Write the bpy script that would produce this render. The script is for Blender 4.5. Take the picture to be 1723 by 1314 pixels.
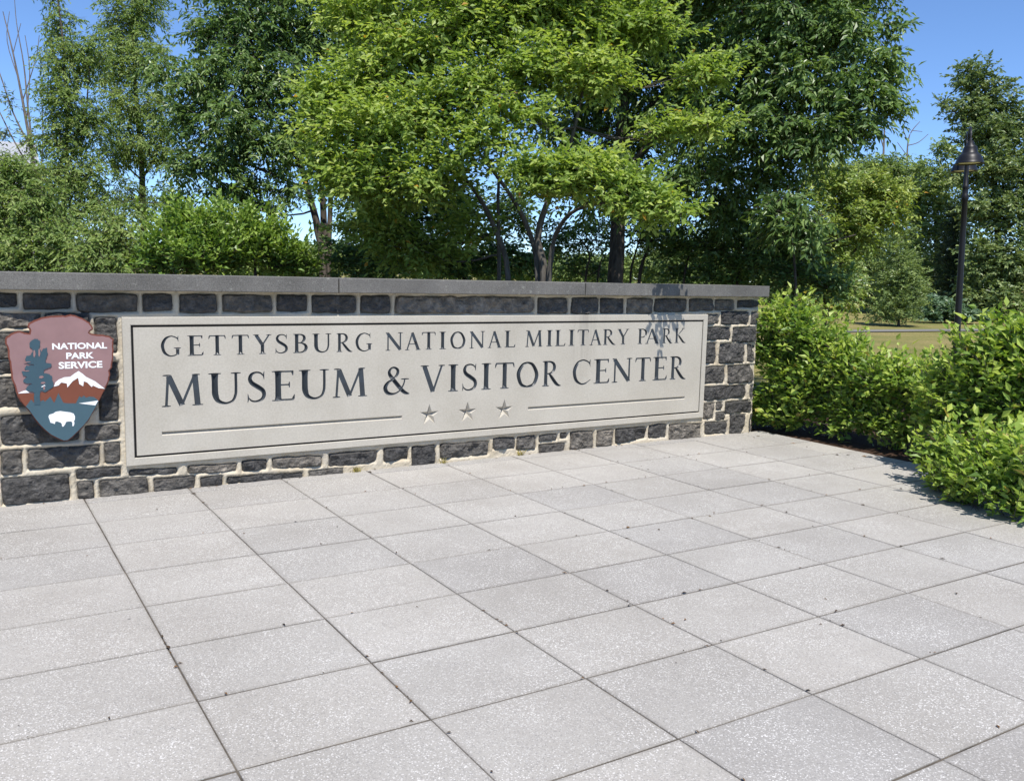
import bpy, bmesh, math, random
import numpy as np
from mathutils import Vector, Matrix, noise as mnoise
from mathutils.geometry import delaunay_2d_cdt, tessellate_polygon

for o in list(bpy.data.objects):
    bpy.data.objects.remove(o)
scene = bpy.context.scene
C = scene.collection
rng = np.random.default_rng(7)
random.seed(7)

# ------------------------------------------------------------------ camera
YAW, PITCH, ROLL = 0.5551835, 0.1268206, -0.0226436
cam_d = bpy.data.cameras.new('camera')
cam_d.sensor_fit = 'HORIZONTAL'
cam_d.sensor_width = 36.0
cam_d.lens = 1516.774 / 1723.0 * 36.0
cam_d.clip_start = 0.05
cam_d.clip_end = 3000.0
cam = bpy.data.objects.new('camera', cam_d)
C.objects.link(cam)
fwd = Vector((math.sin(YAW) * math.cos(PITCH), math.cos(YAW) * math.cos(PITCH), -math.sin(PITCH)))
rgt = Vector((math.cos(YAW), -math.sin(YAW), 0))
dwn = fwd.cross(rgt)
r2 = rgt * math.cos(ROLL) + dwn * math.sin(ROLL)
d2 = -rgt * math.sin(ROLL) + dwn * math.cos(ROLL)
m = Matrix((r2, -d2, -fwd)).transposed().to_4x4()
m.translation = Vector((0, 0, 1.6562))
cam.matrix_world = m
scene.camera = cam

# ------------------------------------------------------------------ sky, sun, exposure
SUN_TRAVEL = Vector((0.14, 0.44, -0.887)).normalized()
elev = math.asin(-SUN_TRAVEL.z)
to_sun = -SUN_TRAVEL
world = bpy.data.worlds.new('World')
scene.world = world
world.use_nodes = True
wn = world.node_tree
wn.nodes.clear()
sky = wn.nodes.new('ShaderNodeTexSky')
sky.sky_type = 'NISHITA'
sky.sun_disc = False
sky.sun_elevation = elev
sky.sun_rotation = math.atan2(to_sun.x, to_sun.y)
sky.altitude = 3000.0
sky.air_density = 1.0
sky.dust_density = 0.0
sky.ozone_density = 8.0
bg = wn.nodes.new('ShaderNodeBackground')
bg.inputs['Strength'].default_value = 0.15
out = wn.nodes.new('ShaderNodeOutputWorld')
wn.links.new(sky.outputs[0], bg.inputs[0])
wn.links.new(bg.outputs[0], out.inputs[0])

sun_d = bpy.data.lights.new('sun', 'SUN')
sun_d.energy = 5.0
sun_d.angle = math.radians(0.53)
sun_d.color = (1.0, 0.955, 0.89)
sun = bpy.data.objects.new('sun', sun_d)
sun.rotation_euler = SUN_TRAVEL.to_track_quat('-Z', 'Y').to_euler()
sun.location = (0, -10, 30)
C.objects.link(sun)

vs = scene.view_settings
vs.view_transform = 'Standard'
vs.look = 'None'
vs.exposure = 0.4
vs.gamma = 1.0
vs.use_curve_mapping = False
scene.render.engine = 'CYCLES'
cy = scene.cycles
cy.use_denoising = True
cy.max_bounces = 8
cy.diffuse_bounces = 4
cy.transmission_bounces = 4
cy.glossy_bounces = 3
cy.sample_clamp_indirect = 6.0

STONES = [[0.063,1.371,0.367,1.371,0.367,1.462,0.063,1.462],[0.409,1.355,0.694,1.355,0.694,1.462,0.409,1.462],[0.738,1.334,1.131,1.334,1.131,1.462,0.738,1.462],[1.172,1.342,1.369,1.342,1.369,1.462,1.172,1.462],[1.423,1.328,1.689,1.328,1.689,1.462,1.423,1.462],[1.738,1.332,2.106,1.332,2.106,1.462,1.738,1.462],[2.153,1.336,2.392,1.336,2.392,1.462,2.153,1.462],[2.436,1.323,2.804,1.323,2.804,1.462,2.436,1.462],[2.851,1.32,3.11,1.32,3.11,1.462,2.851,1.462],[3.159,1.318,4.54,1.318,4.54,1.462,3.159,1.462],[4.593,1.315,4.917,1.315,4.917,1.454,4.593,1.454],[4.969,1.314,5.277,1.314,5.277,1.459,4.969,1.459],[5.313,1.314,5.597,1.314,5.597,1.455,5.313,1.455],[5.635,1.313,5.946,1.313,5.946,1.457,5.635,1.457],[5.988,1.324,6.413,1.324,6.413,1.456,5.988,1.456],[6.454,1.335,6.788,1.335,6.788,1.455,6.454,1.455],[6.813,1.341,7.09,1.341,7.09,1.451,6.813,1.451],[7.142,1.373,7.447,1.373,7.447,1.446,7.142,1.446],[6.696,1.198,6.875,1.198,6.875,1.298,6.696,1.298],[6.913,1.192,7.311,1.192,7.311,1.325,6.913,1.325],[7.364,1.189,7.45,1.189,7.45,1.318,7.364,1.318],[6.698,1.033,7.051,1.033,7.051,1.159,6.698,1.159],[7.096,1.0,7.46,1.0,7.46,1.152,7.096,1.152],[6.703,0.783,6.857,0.783,6.857,0.994,6.703,0.994],[6.917,0.779,7.28,0.779,7.28,0.985,6.917,0.985],[7.334,0.789,7.471,0.789,7.471,0.969,7.334,0.969],[6.702,0.571,7.0,0.571,7.0,0.74,6.702,0.74],[7.056,0.556,7.486,0.556,7.486,0.742,7.056,0.742],[6.714,0.396,7.331,0.396,7.331,0.528,6.714,0.528],[7.399,0.393,7.491,0.393,7.491,0.526,7.399,0.526],[6.727,0.192,6.87,0.192,6.87,0.35,6.727,0.35],[6.905,0.277,6.984,0.277,6.984,0.348,6.905,0.348],[7.042,0.225,7.501,0.225,7.501,0.35,7.042,0.35],[6.909,0.165,7.045,0.165,7.045,0.243,6.909,0.243],[6.757,0.02,7.068,0.02,7.068,0.144,6.757,0.144],[7.13,0.004,7.293,-0.008,7.35,0.2,7.115,0.215],[7.411,0.004,7.504,-0.003,7.498,0.198,7.433,0.195],[0.158,1.23,0.511,1.23,0.511,1.323,0.158,1.323],[0.533,1.206,0.809,1.206,0.809,1.326,0.533,1.326],[0.845,1.05,0.985,1.05,0.985,1.292,0.845,1.292],[0.168,1.02,0.505,1.02,0.505,1.19,0.168,1.19],[0.541,1.023,0.804,1.023,0.804,1.177,0.541,1.177],[0.162,0.917,0.591,0.917,0.591,0.998,0.162,0.998],[0.624,0.854,0.767,0.854,0.767,0.997,0.624,0.997],[0.154,0.688,0.529,0.688,0.529,0.889,0.154,0.889],[0.564,0.651,0.822,0.651,0.822,0.82,0.564,0.82],[0.798,0.846,0.985,0.846,0.985,0.974,0.798,0.974],[0.856,0.555,0.982,0.555,0.982,0.806,0.856,0.806],[0.236,0.425,0.718,0.425,0.718,0.626,0.236,0.626],[0.109,0.454,0.209,0.454,0.209,0.649,0.109,0.649],[0.756,0.42,0.983,0.42,0.983,0.524,0.756,0.524],[0.226,0.223,0.351,0.223,0.351,0.381,0.226,0.381],[0.098,0.224,0.195,0.224,0.195,0.397,0.098,0.397],[0.387,0.247,0.841,0.243,0.846,0.378,0.392,0.385],[0.882,0.248,0.979,0.248,0.979,0.388,0.882,0.388],[0.222,0.008,0.643,0.01,0.642,0.188,0.229,0.191],[0.089,0.017,0.193,0.017,0.193,0.191,0.089,0.191],[0.692,0.148,0.977,0.148,0.977,0.209,0.692,0.209],[0.695,-0.001,0.796,-0.001,0.796,0.117,0.695,0.117],[0.837,-0.003,1.178,-0.009,1.153,0.111,0.841,0.12],[1.046,0.14,1.372,0.126,1.373,0.162,1.048,0.175],[1.214,-0.005,1.504,-0.005,1.504,0.091,1.214,0.091],[1.454,0.113,1.815,0.097,1.816,0.159,1.455,0.168],[1.548,-0.006,1.704,-0.006,1.704,0.069,1.548,0.069],[1.866,0.093,2.056,0.093,2.056,0.169,1.866,0.169],[1.749,-0.0,2.343,-0.022,2.344,0.032,1.75,0.052],[2.101,0.094,2.509,0.07,2.51,0.16,2.101,0.176],[2.403,-0.014,2.684,-0.021,2.684,0.034,2.403,0.036],[2.57,0.06,2.976,0.068,3.003,0.161,2.571,0.169],[3.063,0.063,3.285,0.063,3.285,0.17,3.063,0.17],[3.325,-0.005,3.546,-0.005,3.546,0.164,3.325,0.164],[3.603,0.038,4.089,0.04,4.087,0.156,3.601,0.162],[4.137,0.079,4.366,0.079,4.366,0.176,4.137,0.176],[4.394,0.05,4.599,0.05,4.599,0.169,4.394,0.169],[4.645,0.113,4.842,0.113,4.842,0.168,4.645,0.168],[4.883,0.125,4.959,0.125,4.959,0.169,4.883,0.169],[4.645,-0.003,4.94,-0.003,4.94,0.072,4.645,0.072],[5.007,-0.003,5.275,-0.003,5.275,0.168,5.007,0.168],[5.323,0.004,5.518,0.004,5.518,0.159,5.323,0.159],[5.565,0.016,5.932,0.049,5.942,0.159,5.547,0.162],[5.983,0.042,6.211,0.042,6.211,0.173,5.983,0.173],[6.263,-0.026,6.704,-0.023,6.694,0.139,6.252,0.162]]
LETTERS = [["G",1.277,1.418,1.008,1.16],["E",1.464,1.579,1.008,1.16],["T",1.617,1.744,1.008,1.16],["T",1.789,1.92,1.008,1.16],["Y",1.951,2.094,1.008,1.16],["S",2.125,2.224,1.008,1.16],["B",2.266,2.385,1.008,1.16],["U",2.423,2.582,1.008,1.16],["R",2.626,2.763,1.008,1.16],["G",2.789,2.937,1.008,1.16],["N",3.055,3.213,1.008,1.16],["A",3.233,3.382,1.008,1.16],["T",3.39,3.522,1.008,1.16],["I",3.558,3.622,1.008,1.16],["O",3.664,3.815,1.008,1.16],["N",3.856,4.011,1.008,1.16],["A",4.041,4.187,1.008,1.16],["L",4.217,4.331,1.008,1.16],["M",4.439,4.629,1.008,1.16],["I",4.671,4.739,1.008,1.16],["L",4.768,4.886,1.008,1.16],["I",4.922,4.992,1.008,1.16],["T",5.026,5.158,1.008,1.16],["A",5.17,5.315,1.008,1.16],["R",5.33,5.486,1.008,1.16],["Y",5.503,5.65,1.008,1.16],["P",5.761,5.88,1.008,1.16],["A",5.857,6.041,1.008,1.16],["R",6.081,6.216,1.008,1.16],["K",6.245,6.397,1.008,1.16],["M",1.273,1.569,0.634,0.873],["U",1.611,1.853,0.634,0.873],["S",1.902,2.047,0.634,0.873],["E",2.094,2.277,0.634,0.873],["U",2.312,2.56,0.634,0.873],["M",2.592,2.892,0.634,0.873],["&",3.036,3.278,0.634,0.873],["V",3.381,3.616,0.634,0.873],["I",3.649,3.747,0.634,0.873],["S",3.79,3.939,0.634,0.873],["I",3.983,4.082,0.634,0.873],["T",4.123,4.328,0.634,0.873],["O",4.353,4.593,0.634,0.873],["R",4.637,4.851,0.634,0.873],["C",4.983,5.197,0.634,0.873],["E",5.233,5.422,0.634,0.873],["N",5.454,5.703,0.634,0.873],["T",5.743,5.944,0.634,0.873],["E",5.974,6.161,0.634,0.873],["R",6.2,6.42,0.634,0.873]]
EMBLEM = {"outline":[0.421,1.259,0.457,1.282,0.505,1.302,0.561,1.312,0.623,1.314,0.658,1.314,0.683,1.323,0.721,1.311,0.77,1.287,0.798,1.268,0.815,1.24,0.819,1.216,0.803,1.205,0.795,1.195,0.824,1.185,0.874,1.18,0.918,1.171,0.95,1.151,0.948,1.115,0.947,1.059,0.942,1.003,0.933,0.947,0.916,0.924,0.92,0.891,0.908,0.844,0.884,0.796,0.864,0.757,0.845,0.718,0.821,0.671,0.798,0.628,0.775,0.585,0.737,0.539,0.7,0.502,0.663,0.464,0.634,0.444,0.605,0.443,0.571,0.463,0.53,0.49,0.496,0.524,0.463,0.566,0.431,0.615,0.399,0.672,0.377,0.704,0.354,0.736,0.336,0.784,0.325,0.838,0.31,0.884,0.306,0.946,0.302,1.007,0.294,1.045,0.293,1.098,0.281,1.129,0.284,1.166,0.313,1.192,0.347,1.207,0.374,1.212,0.397,1.201,0.427,1.194,0.429,1.217,0.418,1.236],"mountain":[0.342,0.791,0.404,0.792,0.438,0.786,0.475,0.792,0.52,0.798,0.563,0.831,0.62,0.856,0.714,0.911,0.763,0.866,0.88,0.799,0.857,0.753,0.836,0.712,0.707,0.693,0.572,0.701,0.383,0.702,0.361,0.737,0.345,0.775],"snow":[0.56,0.829,0.571,0.858,0.593,0.877,0.628,0.891,0.664,0.893,0.693,0.916,0.718,0.931,0.743,0.91,0.763,0.889,0.82,0.855,0.882,0.799,0.84,0.806,0.805,0.826,0.797,0.815,0.769,0.849,0.748,0.858,0.743,0.823,0.719,0.84,0.713,0.884,0.677,0.861,0.644,0.819,0.641,0.847,0.606,0.856,0.591,0.837],"snow2":[0.343,0.792,0.364,0.805,0.391,0.813,0.411,0.794],"lower":[0.385,0.701,0.419,0.748,0.435,0.724,0.47,0.73,0.494,0.74,0.501,0.728,0.518,0.743,0.536,0.762,0.552,0.726,0.559,0.717,0.586,0.783,0.615,0.714,0.643,0.709,0.693,0.706,0.716,0.756,0.73,0.744,0.745,0.759,0.758,0.742,0.78,0.749,0.809,0.744,0.83,0.726,0.838,0.713,0.816,0.671,0.792,0.631,0.769,0.589,0.734,0.546,0.696,0.508,0.659,0.472,0.632,0.452,0.607,0.451,0.574,0.47,0.533,0.497,0.501,0.53,0.468,0.571,0.436,0.62,0.405,0.675],"lake":[0.711,0.705,0.836,0.718,0.816,0.685],"tree":[0.437,0.708,0.44,0.794,0.404,0.807,0.386,0.818,0.399,0.838,0.43,0.852,0.417,0.858,0.39,0.86,0.377,0.87,0.384,0.889,0.402,0.904,0.375,0.913,0.369,0.94,0.403,0.942,0.387,0.958,0.398,0.981,0.445,0.978,0.439,0.987,0.402,0.996,0.393,1.023,0.404,1.046,0.431,1.053,0.442,1.072,0.439,1.091,0.423,1.107,0.428,1.137,0.452,1.156,0.473,1.159,0.489,1.144,0.488,1.113,0.48,1.09,0.497,1.07,0.508,1.093,0.528,1.097,0.531,1.062,0.526,1.039,0.515,1.016,0.514,0.996,0.552,0.987,0.548,0.968,0.523,0.953,0.505,0.946,0.498,0.923,0.539,0.914,0.552,0.898,0.548,0.875,0.561,0.858,0.556,0.831,0.535,0.813,0.507,0.794,0.479,0.804,0.475,0.792,0.472,0.706],"gap":[0.482,0.832,0.505,0.845,0.508,0.835,0.486,0.829],"bison":[0.519,0.623,0.525,0.637,0.549,0.643,0.564,0.654,0.592,0.658,0.62,0.652,0.655,0.645,0.676,0.635,0.684,0.615,0.682,0.591,0.676,0.583,0.679,0.567,0.673,0.548,0.664,0.548,0.666,0.568,0.66,0.581,0.638,0.582,0.626,0.579,0.62,0.563,0.609,0.548,0.601,0.549,0.599,0.569,0.592,0.577,0.575,0.586,0.561,0.587,0.555,0.569,0.547,0.575,0.53,0.581,0.525,0.601],"text":[["NATIONAL",0.56,0.905,1.083,1.127],["PARK",0.644,0.819,1.016,1.06],["SERVICE",0.595,0.871,0.949,0.997]]}
TREES = [
{'name': 'understory_tree','label': 'lime green multi-stemmed small tree spreading over the middle of the sign wall','kind': 'lime','lobes': [[3.885,9.913,3.139,0.572,0.504,1.0],[3.751,10.308,3.638,0.377,0.309,1.0],[4.162,10.334,3.927,0.419,0.314,1.0],[4.561,9.88,4.134,0.651,0.411,1.0],[5.119,9.342,4.437,0.672,0.403,1.0],[5.928,9.114,4.68,0.651,0.343,1.0],[6.555,8.575,4.467,0.543,0.306,1.0],[6.922,8.231,4.484,0.37,0.235,1.0],[4.365,9.289,3.337,0.587,0.424,1.0],[4.992,8.951,3.677,0.555,0.392,1.0],[3.985,9.546,2.69,0.527,0.363,1.0],[4.455,9.016,2.684,0.517,0.355,1.0],[5.561,8.644,3.983,0.49,0.326,1.0],[5.408,9.743,5.136,1.258,0.419,1.0],[6.478,9.083,5.165,0.978,0.349,1.0],[4.439,10.645,4.778,0.647,0.359,1.0],[6.112,8.29,3.9,0.457,0.294,1.0],[7.141,7.573,3.378,0.294,0.144,0.8],[6.681,7.726,3.286,0.323,0.142,0.8],[7.184,7.751,3.95,0.363,0.231,0.8],[4.815,8.616,3.082,0.443,0.316,0.8],[3.871,10.347,2.812,0.349,0.28,0.8],[5.259,8.384,3.376,0.38,0.253,0.6],[5.03,7.715,2.713,0.356,0.142,1.5],[5.405,7.426,2.729,0.384,0.177,1.6],[5.69,7.162,2.545,0.352,0.153,1.6],[5.862,6.82,2.404,0.207,0.103,1.4],[5.788,6.947,2.31,0.261,0.081,1.2],[5.887,6.56,2.269,0.096,0.051,1.0],[5.984,6.53,2.318,0.051,0.039,1.0],[5.17,7.545,2.553,0.354,0.094,1.3],[4.437,10.257,2.18,0.539,0.323,0.8],[4.836,10.092,1.943,0.58,0.29,0.8],[5.355,9.691,2.204,0.431,0.287,0.6]],'trunks': [[[5.811,8.728,1.621,0.0456],[5.775,8.821,2.095,0.0401],[5.858,8.722,2.565,0.0319],[6.03,8.586,3.162,0.0235],[6.147,8.502,3.877,0.0156],[6.326,8.613,4.569,0.0077]],[[5.808,8.848,1.619,0.035],[5.746,8.968,2.166,0.0298],[5.535,9.04,2.564,0.024],[5.111,9.142,3.071,0.0185],[4.793,9.418,3.596,0.0131],[4.621,9.848,4.17,0.0079]],[[5.618,9.201,1.61,0.0332],[5.447,9.282,2.23,0.0301],[5.183,9.398,2.699,0.0215],[4.699,9.517,3.073,0.016],[4.252,9.842,3.397,0.0105]],[[5.819,8.624,1.757,0.0319],[5.757,8.266,2.275,0.0228],[5.737,7.705,2.404,0.0146],[5.782,7.079,2.374,0.0091],[5.894,6.766,2.335,0.0057],[5.935,6.556,2.283,0.0025]],[[5.631,9.43,1.607,0.0252],[5.615,9.47,2.595,0.0196],[5.625,9.359,3.481,0.0136],[5.736,9.314,4.428,0.008]]]},
{'name': 'ash_tree','label': 'tall dark ash tree with one thick trunk behind the right half of wall','kind': 'ash','lobes': [[8.701,11.2,4.747,0.897,0.807,0.9],[9.137,10.522,5.192,0.783,0.696,1.0],[9.231,10.296,4.074,0.696,0.609,0.9],[9.409,9.558,4.638,0.789,0.665,1.0],[9.749,8.933,5.038,0.764,0.483,1.0],[10.192,8.403,4.92,0.593,0.396,1.0],[10.467,7.931,4.492,0.35,0.311,1.1],[10.747,7.957,5.026,0.196,0.235,0.6],[9.69,8.618,4.28,0.672,0.475,1.0],[10.117,8.089,4.097,0.506,0.35,1.0],[9.342,8.981,3.673,0.684,0.483,1.0],[9.776,8.339,3.563,0.628,0.314,1.0],[10.229,7.956,3.677,0.389,0.194,0.8],[10.484,7.719,3.936,0.247,0.231,0.9],[9.127,9.75,3.169,0.675,0.422,0.8],[9.673,8.921,3.063,0.572,0.286,0.8],[8.928,11.128,3.624,0.637,0.546,0.7],[8.678,11.811,5.562,0.923,0.738,1.0],[9.762,9.773,5.944,1.688,0.506,1.0],[8.931,11.298,6.352,1.435,0.628,1.0],[10.632,8.719,5.679,0.818,0.327,1.0],[8.412,11.997,4.124,0.655,0.655,0.7],[7.991,10.198,3.037,0.498,0.332,0.7],[7.814,10.496,2.716,0.422,0.295,0.5],[9.062,10.671,2.714,0.628,0.359,0.6],[9.684,9.81,2.706,0.609,0.348,0.6]],'trunks': [[[8.395,10.679,1.591,0.1193],[8.441,10.749,2.248,0.1104],[8.562,10.926,3.136,0.1024],[8.624,10.926,4.178,0.0795],[8.758,10.878,5.207,0.057],[8.89,10.829,6.219,0.0261]],[[8.562,10.926,3.136,0.0623],[8.929,10.323,3.792,0.0475],[9.237,9.457,4.04,0.033],[9.767,8.681,4.223,0.0199],[10.285,8.154,4.431,0.0118]],[[8.629,10.977,3.754,0.0534],[9.186,10.279,4.569,0.0389],[9.697,9.296,4.868,0.0247],[10.212,8.525,5.024,0.012]],[[8.458,10.791,2.598,0.0442],[8.897,10.107,3.013,0.03],[9.409,9.336,3.157,0.0208],[9.745,8.793,3.296,0.0122]]]},
{'name': 'ash_tree','label': 'dark green tree with three leaning trunks left of the lime green tree','kind': 'ash','den': 0.78,'lobes': [[4.35,15.091,5.579,0.86,0.574,1.0],[5.179,14.919,5.486,0.683,0.585,1.0],[3.614,15.149,5.295,0.468,0.374,0.8],[3.986,14.837,4.749,0.702,0.515,1.0],[3.371,14.945,4.508,0.508,0.415,1.0],[4.675,14.613,4.527,0.665,0.57,1.0],[3.188,14.975,3.954,0.415,0.369,0.8],[3.812,14.577,3.879,0.646,0.462,1.1],[4.411,14.408,3.647,0.609,0.421,1.0],[3.55,14.656,3.324,0.508,0.369,0.9],[4.203,14.386,2.64,0.356,0.169,0.6],[3.67,14.627,2.832,0.39,0.205,0.7],[3.173,14.988,3.187,0.353,0.26,0.7],[3.113,15.188,2.692,0.33,0.189,0.5],[4.061,14.526,2.989,0.468,0.328,0.8],[4.532,14.215,2.862,0.328,0.281,0.8],[5.031,14.522,3.812,0.481,0.481,0.8],[2.954,15.486,4.814,0.374,0.374,0.6],[5.623,15.008,6.332,0.89,0.593,1.0],[4.399,15.559,6.529,1.268,0.488,1.0],[6.08,15.098,5.66,0.609,0.609,0.7],[6.538,14.877,4.5,0.823,0.823,0.6],[6.217,14.892,3.269,0.617,0.617,0.6]],'trunks': [[[5.126,14.12,1.526,0.0722],[5.081,14.263,2.288,0.0626],[4.939,14.33,2.943,0.0526],[4.715,14.462,3.682,0.0427],[4.321,14.71,4.499,0.0283],[4.235,15.026,5.456,0.0142]],[[5.257,14.395,1.524,0.0639],[5.274,14.516,2.4,0.0589],[5.238,14.549,3.265,0.0439],[5.289,14.677,4.33,0.0293],[5.262,14.868,5.489,0.0146]],[[5.29,14.374,1.525,0.0491],[5.393,14.562,2.408,0.0445],[5.482,14.654,3.389,0.0346],[5.868,14.835,4.612,0.02]],[[4.939,14.33,2.943,0.0287],[4.309,14.401,3.181,0.0187],[3.788,14.516,3.376,0.0138],[3.406,14.786,3.594,0.0092]]]},
{'name': 'ash_tree','label': 'pale grey green slender tree with a single bare trunk,left background','kind': 'pale','den': 0.85,'lobes': [[3.302,21.253,6.733,0.564,0.626,1.0],[3.745,21.385,7.076,0.509,0.509,1.0],[3.068,21.023,5.815,0.558,0.558,1.0],[3.693,20.9,5.999,0.564,0.626,1.0],[3.29,20.757,4.962,0.62,0.558,1.0],[3.906,20.602,4.888,0.501,0.564,0.9],[3.516,20.498,4.17,0.62,0.434,0.9],[4.021,20.391,3.961,0.438,0.376,0.7],[3.035,20.776,4.034,0.496,0.496,0.8],[3.168,20.317,3.102,0.491,0.429,0.6],[3.923,20.311,3.027,0.501,0.376,0.6],[3.583,21.722,7.859,0.767,0.64,1.0]],'trunks': [[[3.451,20.36,1.402,0.0752],[3.482,20.471,2.271,0.0689],[3.509,20.604,3.265,0.0626],[3.511,20.677,3.761,0.0564],[3.495,20.836,4.753,0.0438],[3.498,21.142,6.016,0.0315],[3.544,21.424,7.294,0.0127]],[[3.52,20.634,3.513,0.0313],[3.779,20.549,4.016,0.0251],[4.054,20.473,4.644,0.0125]],[[3.517,20.627,3.451,0.0251],[3.266,20.828,3.755,0.0188],[3.06,20.909,4.232,0.0125]]]},
{'name': 'ash_tree','label': 'pale grey green narrow tree nearest the bare tree,far left','kind': 'pale','den': 0.85,'lobes': [[1.925,19.887,6.168,0.318,0.454,0.9],[2.011,19.481,5.397,0.504,0.504,1],[2.429,19.492,5.62,0.397,0.454,1.0],[2.012,19.25,4.658,0.557,0.501,1.0],[2.339,19.112,4.295,0.504,0.504,0.9],[1.825,19.138,3.922,0.498,0.498,1.0],[2.175,18.839,3.383,0.554,0.443,1.0],[1.683,18.989,3.142,0.551,0.44,1.0],[2.335,18.65,2.784,0.498,0.388,0.9],[1.746,18.853,2.489,0.495,0.385,0.8],[1.931,20.231,6.902,0.287,0.459,0.8]],'trunks': [[[1.772,19.028,1.394,0.0448],[1.848,19.131,2.395,0.0392],[1.94,19.241,3.508,0.0336],[1.993,19.375,4.619,0.028],[2.001,19.692,5.977,0.0169],[1.954,19.961,6.787,0.0085]],[[1.94,19.241,3.508,0.0224],[2.238,19.157,4.182,0.0168],[2.401,19.345,5.317,0.0113]]]},
{'name': 'bare_tree','label': 'leafless dead tree with thin upright branches at the far left edge','kind': 'dead','lobes': [[1.104,20.546,4.796,0.254,0.173,0.35],[1.412,20.245,4.061,0.288,0.288,0.5],[1.0,20.395,4.15,0.206,0.206,0.5]],'trunks': [[[1.489,19.913,1.376,0.0406],[1.515,20.103,2.756,0.0348],[1.432,20.327,3.903,0.029],[1.338,20.523,4.82,0.0232],[1.224,20.731,5.736,0.0145],[1.094,20.932,6.537,0.007]],[[1.483,20.209,3.329,0.0232],[1.425,20.435,4.592,0.0174],[1.39,20.594,5.511,0.0116],[1.31,20.764,6.313,0.007],[1.298,20.858,6.887,0.0046]],[[1.432,20.327,3.903,0.0174],[1.169,20.593,4.585,0.0145],[1.028,20.766,5.156,0.0116],[0.864,20.971,5.841,0.007]],[[1.39,20.439,4.476,0.0116],[1.484,20.52,5.398,0.0087],[1.438,20.651,6.086,0.0058]],[[1.483,20.209,3.329,0.0174],[1.171,20.505,4.011,0.0139],[0.908,20.771,4.693,0.0104],[0.776,20.904,5.035,0.0058]],[[1.338,20.523,4.82,0.0116],[1.593,20.486,5.631,0.0081],[1.675,20.505,6.093,0.0052]],[[1.281,20.627,5.278,0.0093],[1.136,20.82,5.964,0.007],[1.203,20.865,6.54,0.0046]],[[1.224,20.731,5.736,0.0081],[1.38,20.722,6.315,0.0052]],[[1.526,20.131,2.986,0.0145],[1.635,20.219,4.023,0.0116],[1.659,20.342,4.943,0.007]]]},
{'name': 'shrub_tree','label': 'grey green drooping shrub behind the arrowhead emblem end of the wall','kind': 'pale','den': 0.85,'lobes': [[0.971,16.684,3.019,0.522,0.38,1.0],[1.257,16.206,2.59,0.515,0.374,1.0],[0.837,16.198,2.384,0.508,0.369,1.0],[1.372,15.82,2.078,0.508,0.323,1.0],[0.885,15.974,1.881,0.55,0.321,1.0],[1.594,15.642,1.81,0.462,0.277,1.0],[0.359,16.472,2.234,0.554,0.462,1.0],[0.776,16.826,3.155,0.38,0.304,1.0],[0.682,16.072,1.694,0.412,0.275,1.0],[1.067,15.821,1.613,0.412,0.202,1.0],[0.705,16.566,2.715,0.374,0.328,1.0]],'trunks': [[[1.042,16.164,1.426,0.0234],[1.084,16.222,1.983,0.0187],[1.06,16.334,2.632,0.0094]],[[1.201,16.066,1.43,0.0187],[1.352,16.071,2.083,0.0094]],[[0.87,16.033,1.425,0.0185],[0.826,16.17,2.155,0.0092]]]},
{'name': 'shrub_tree','label': 'weeping grey green sapling left of the bright rounded bushes','kind': 'pale','den': 0.85,'lobes': [[2.007,14.508,2.288,0.392,0.305,1.0],[1.78,14.365,1.976,0.386,0.3,1.0],[2.198,14.227,1.989,0.389,0.302,1.0],[1.985,14.194,1.685,0.471,0.214,1.0],[2.424,14.523,2.527,0.265,0.221,0.7],[1.618,14.414,1.632,0.343,0.171,1.0]],'trunks': [[[1.953,14.301,1.47,0.0216],[1.993,14.353,1.984,0.013],[2.047,14.491,2.332,0.0065]],[[2.064,14.233,1.473,0.013],[2.276,14.192,2.077,0.0065]]]},
{'name': 'rounded_bush','label': 'bright green upright leafy bush,left one of the pair above the coping','kind': 'bush','lobes': [[2.386,11.862,2.028,0.281,0.295,1.0],[2.658,11.949,2.152,0.301,0.263,1.0],[2.248,11.909,1.768,0.295,0.222,1.0],[2.541,11.615,1.812,0.366,0.256,1.0],[2.846,11.681,1.932,0.261,0.298,1.0]],'trunks': [[[2.509,11.828,1.517,0.0186],[2.546,11.86,1.887,0.0112],[2.573,11.888,2.183,0.0056]]]},
{'name': 'rounded_bush','label': 'bright green leafy bush,right one of the pair above the coping','kind': 'bush','lobes': [[3.242,12.185,2.186,0.251,0.251,1.0],[3.371,11.958,1.993,0.233,0.233,1.0],[3.138,11.959,1.832,0.309,0.231,1.0],[3.592,12.047,1.925,0.237,0.237,1.0],[3.722,11.95,1.811,0.253,0.222,1.0],[4.021,11.997,1.78,0.225,0.193,1.0],[3.666,12.151,2.126,0.16,0.176,0.7]],'trunks': [[[3.41,11.982,1.53,0.0196],[3.412,12.028,1.841,0.0118],[3.405,12.073,2.113,0.0059]]]},
{'name': 'understory_shrub','label': 'shaded dark green thicket shrub behind the middle of the wall','kind': 'shade','lobes': [[4.909,12.412,1.889,0.386,0.343,1.0],[5.108,11.802,1.809,0.415,0.291,1.0],[5.885,11.323,1.829,0.498,0.291,1.0],[6.557,11.158,1.931,0.422,0.338,1.0],[5.594,12.079,2.501,0.514,0.386,1.0],[6.277,11.91,2.616,0.522,0.392,1.0],[5.236,12.764,2.426,0.353,0.353,1.0],[7.23,11.8,2.666,0.448,0.448,0.8],[7.093,11.053,1.862,0.343,0.3,0.8]],'trunks': [[[5.318,11.865,1.522,0.0169],[5.3,11.933,1.898,0.0127],[5.594,12.079,2.501,0.0064]],[[6.18,11.334,1.545,0.0169],[6.166,11.412,2.004,0.0127],[6.182,11.729,2.602,0.0064]],[[6.663,11.155,1.556,0.017],[6.818,11.273,2.194,0.0086]]]},
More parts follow.
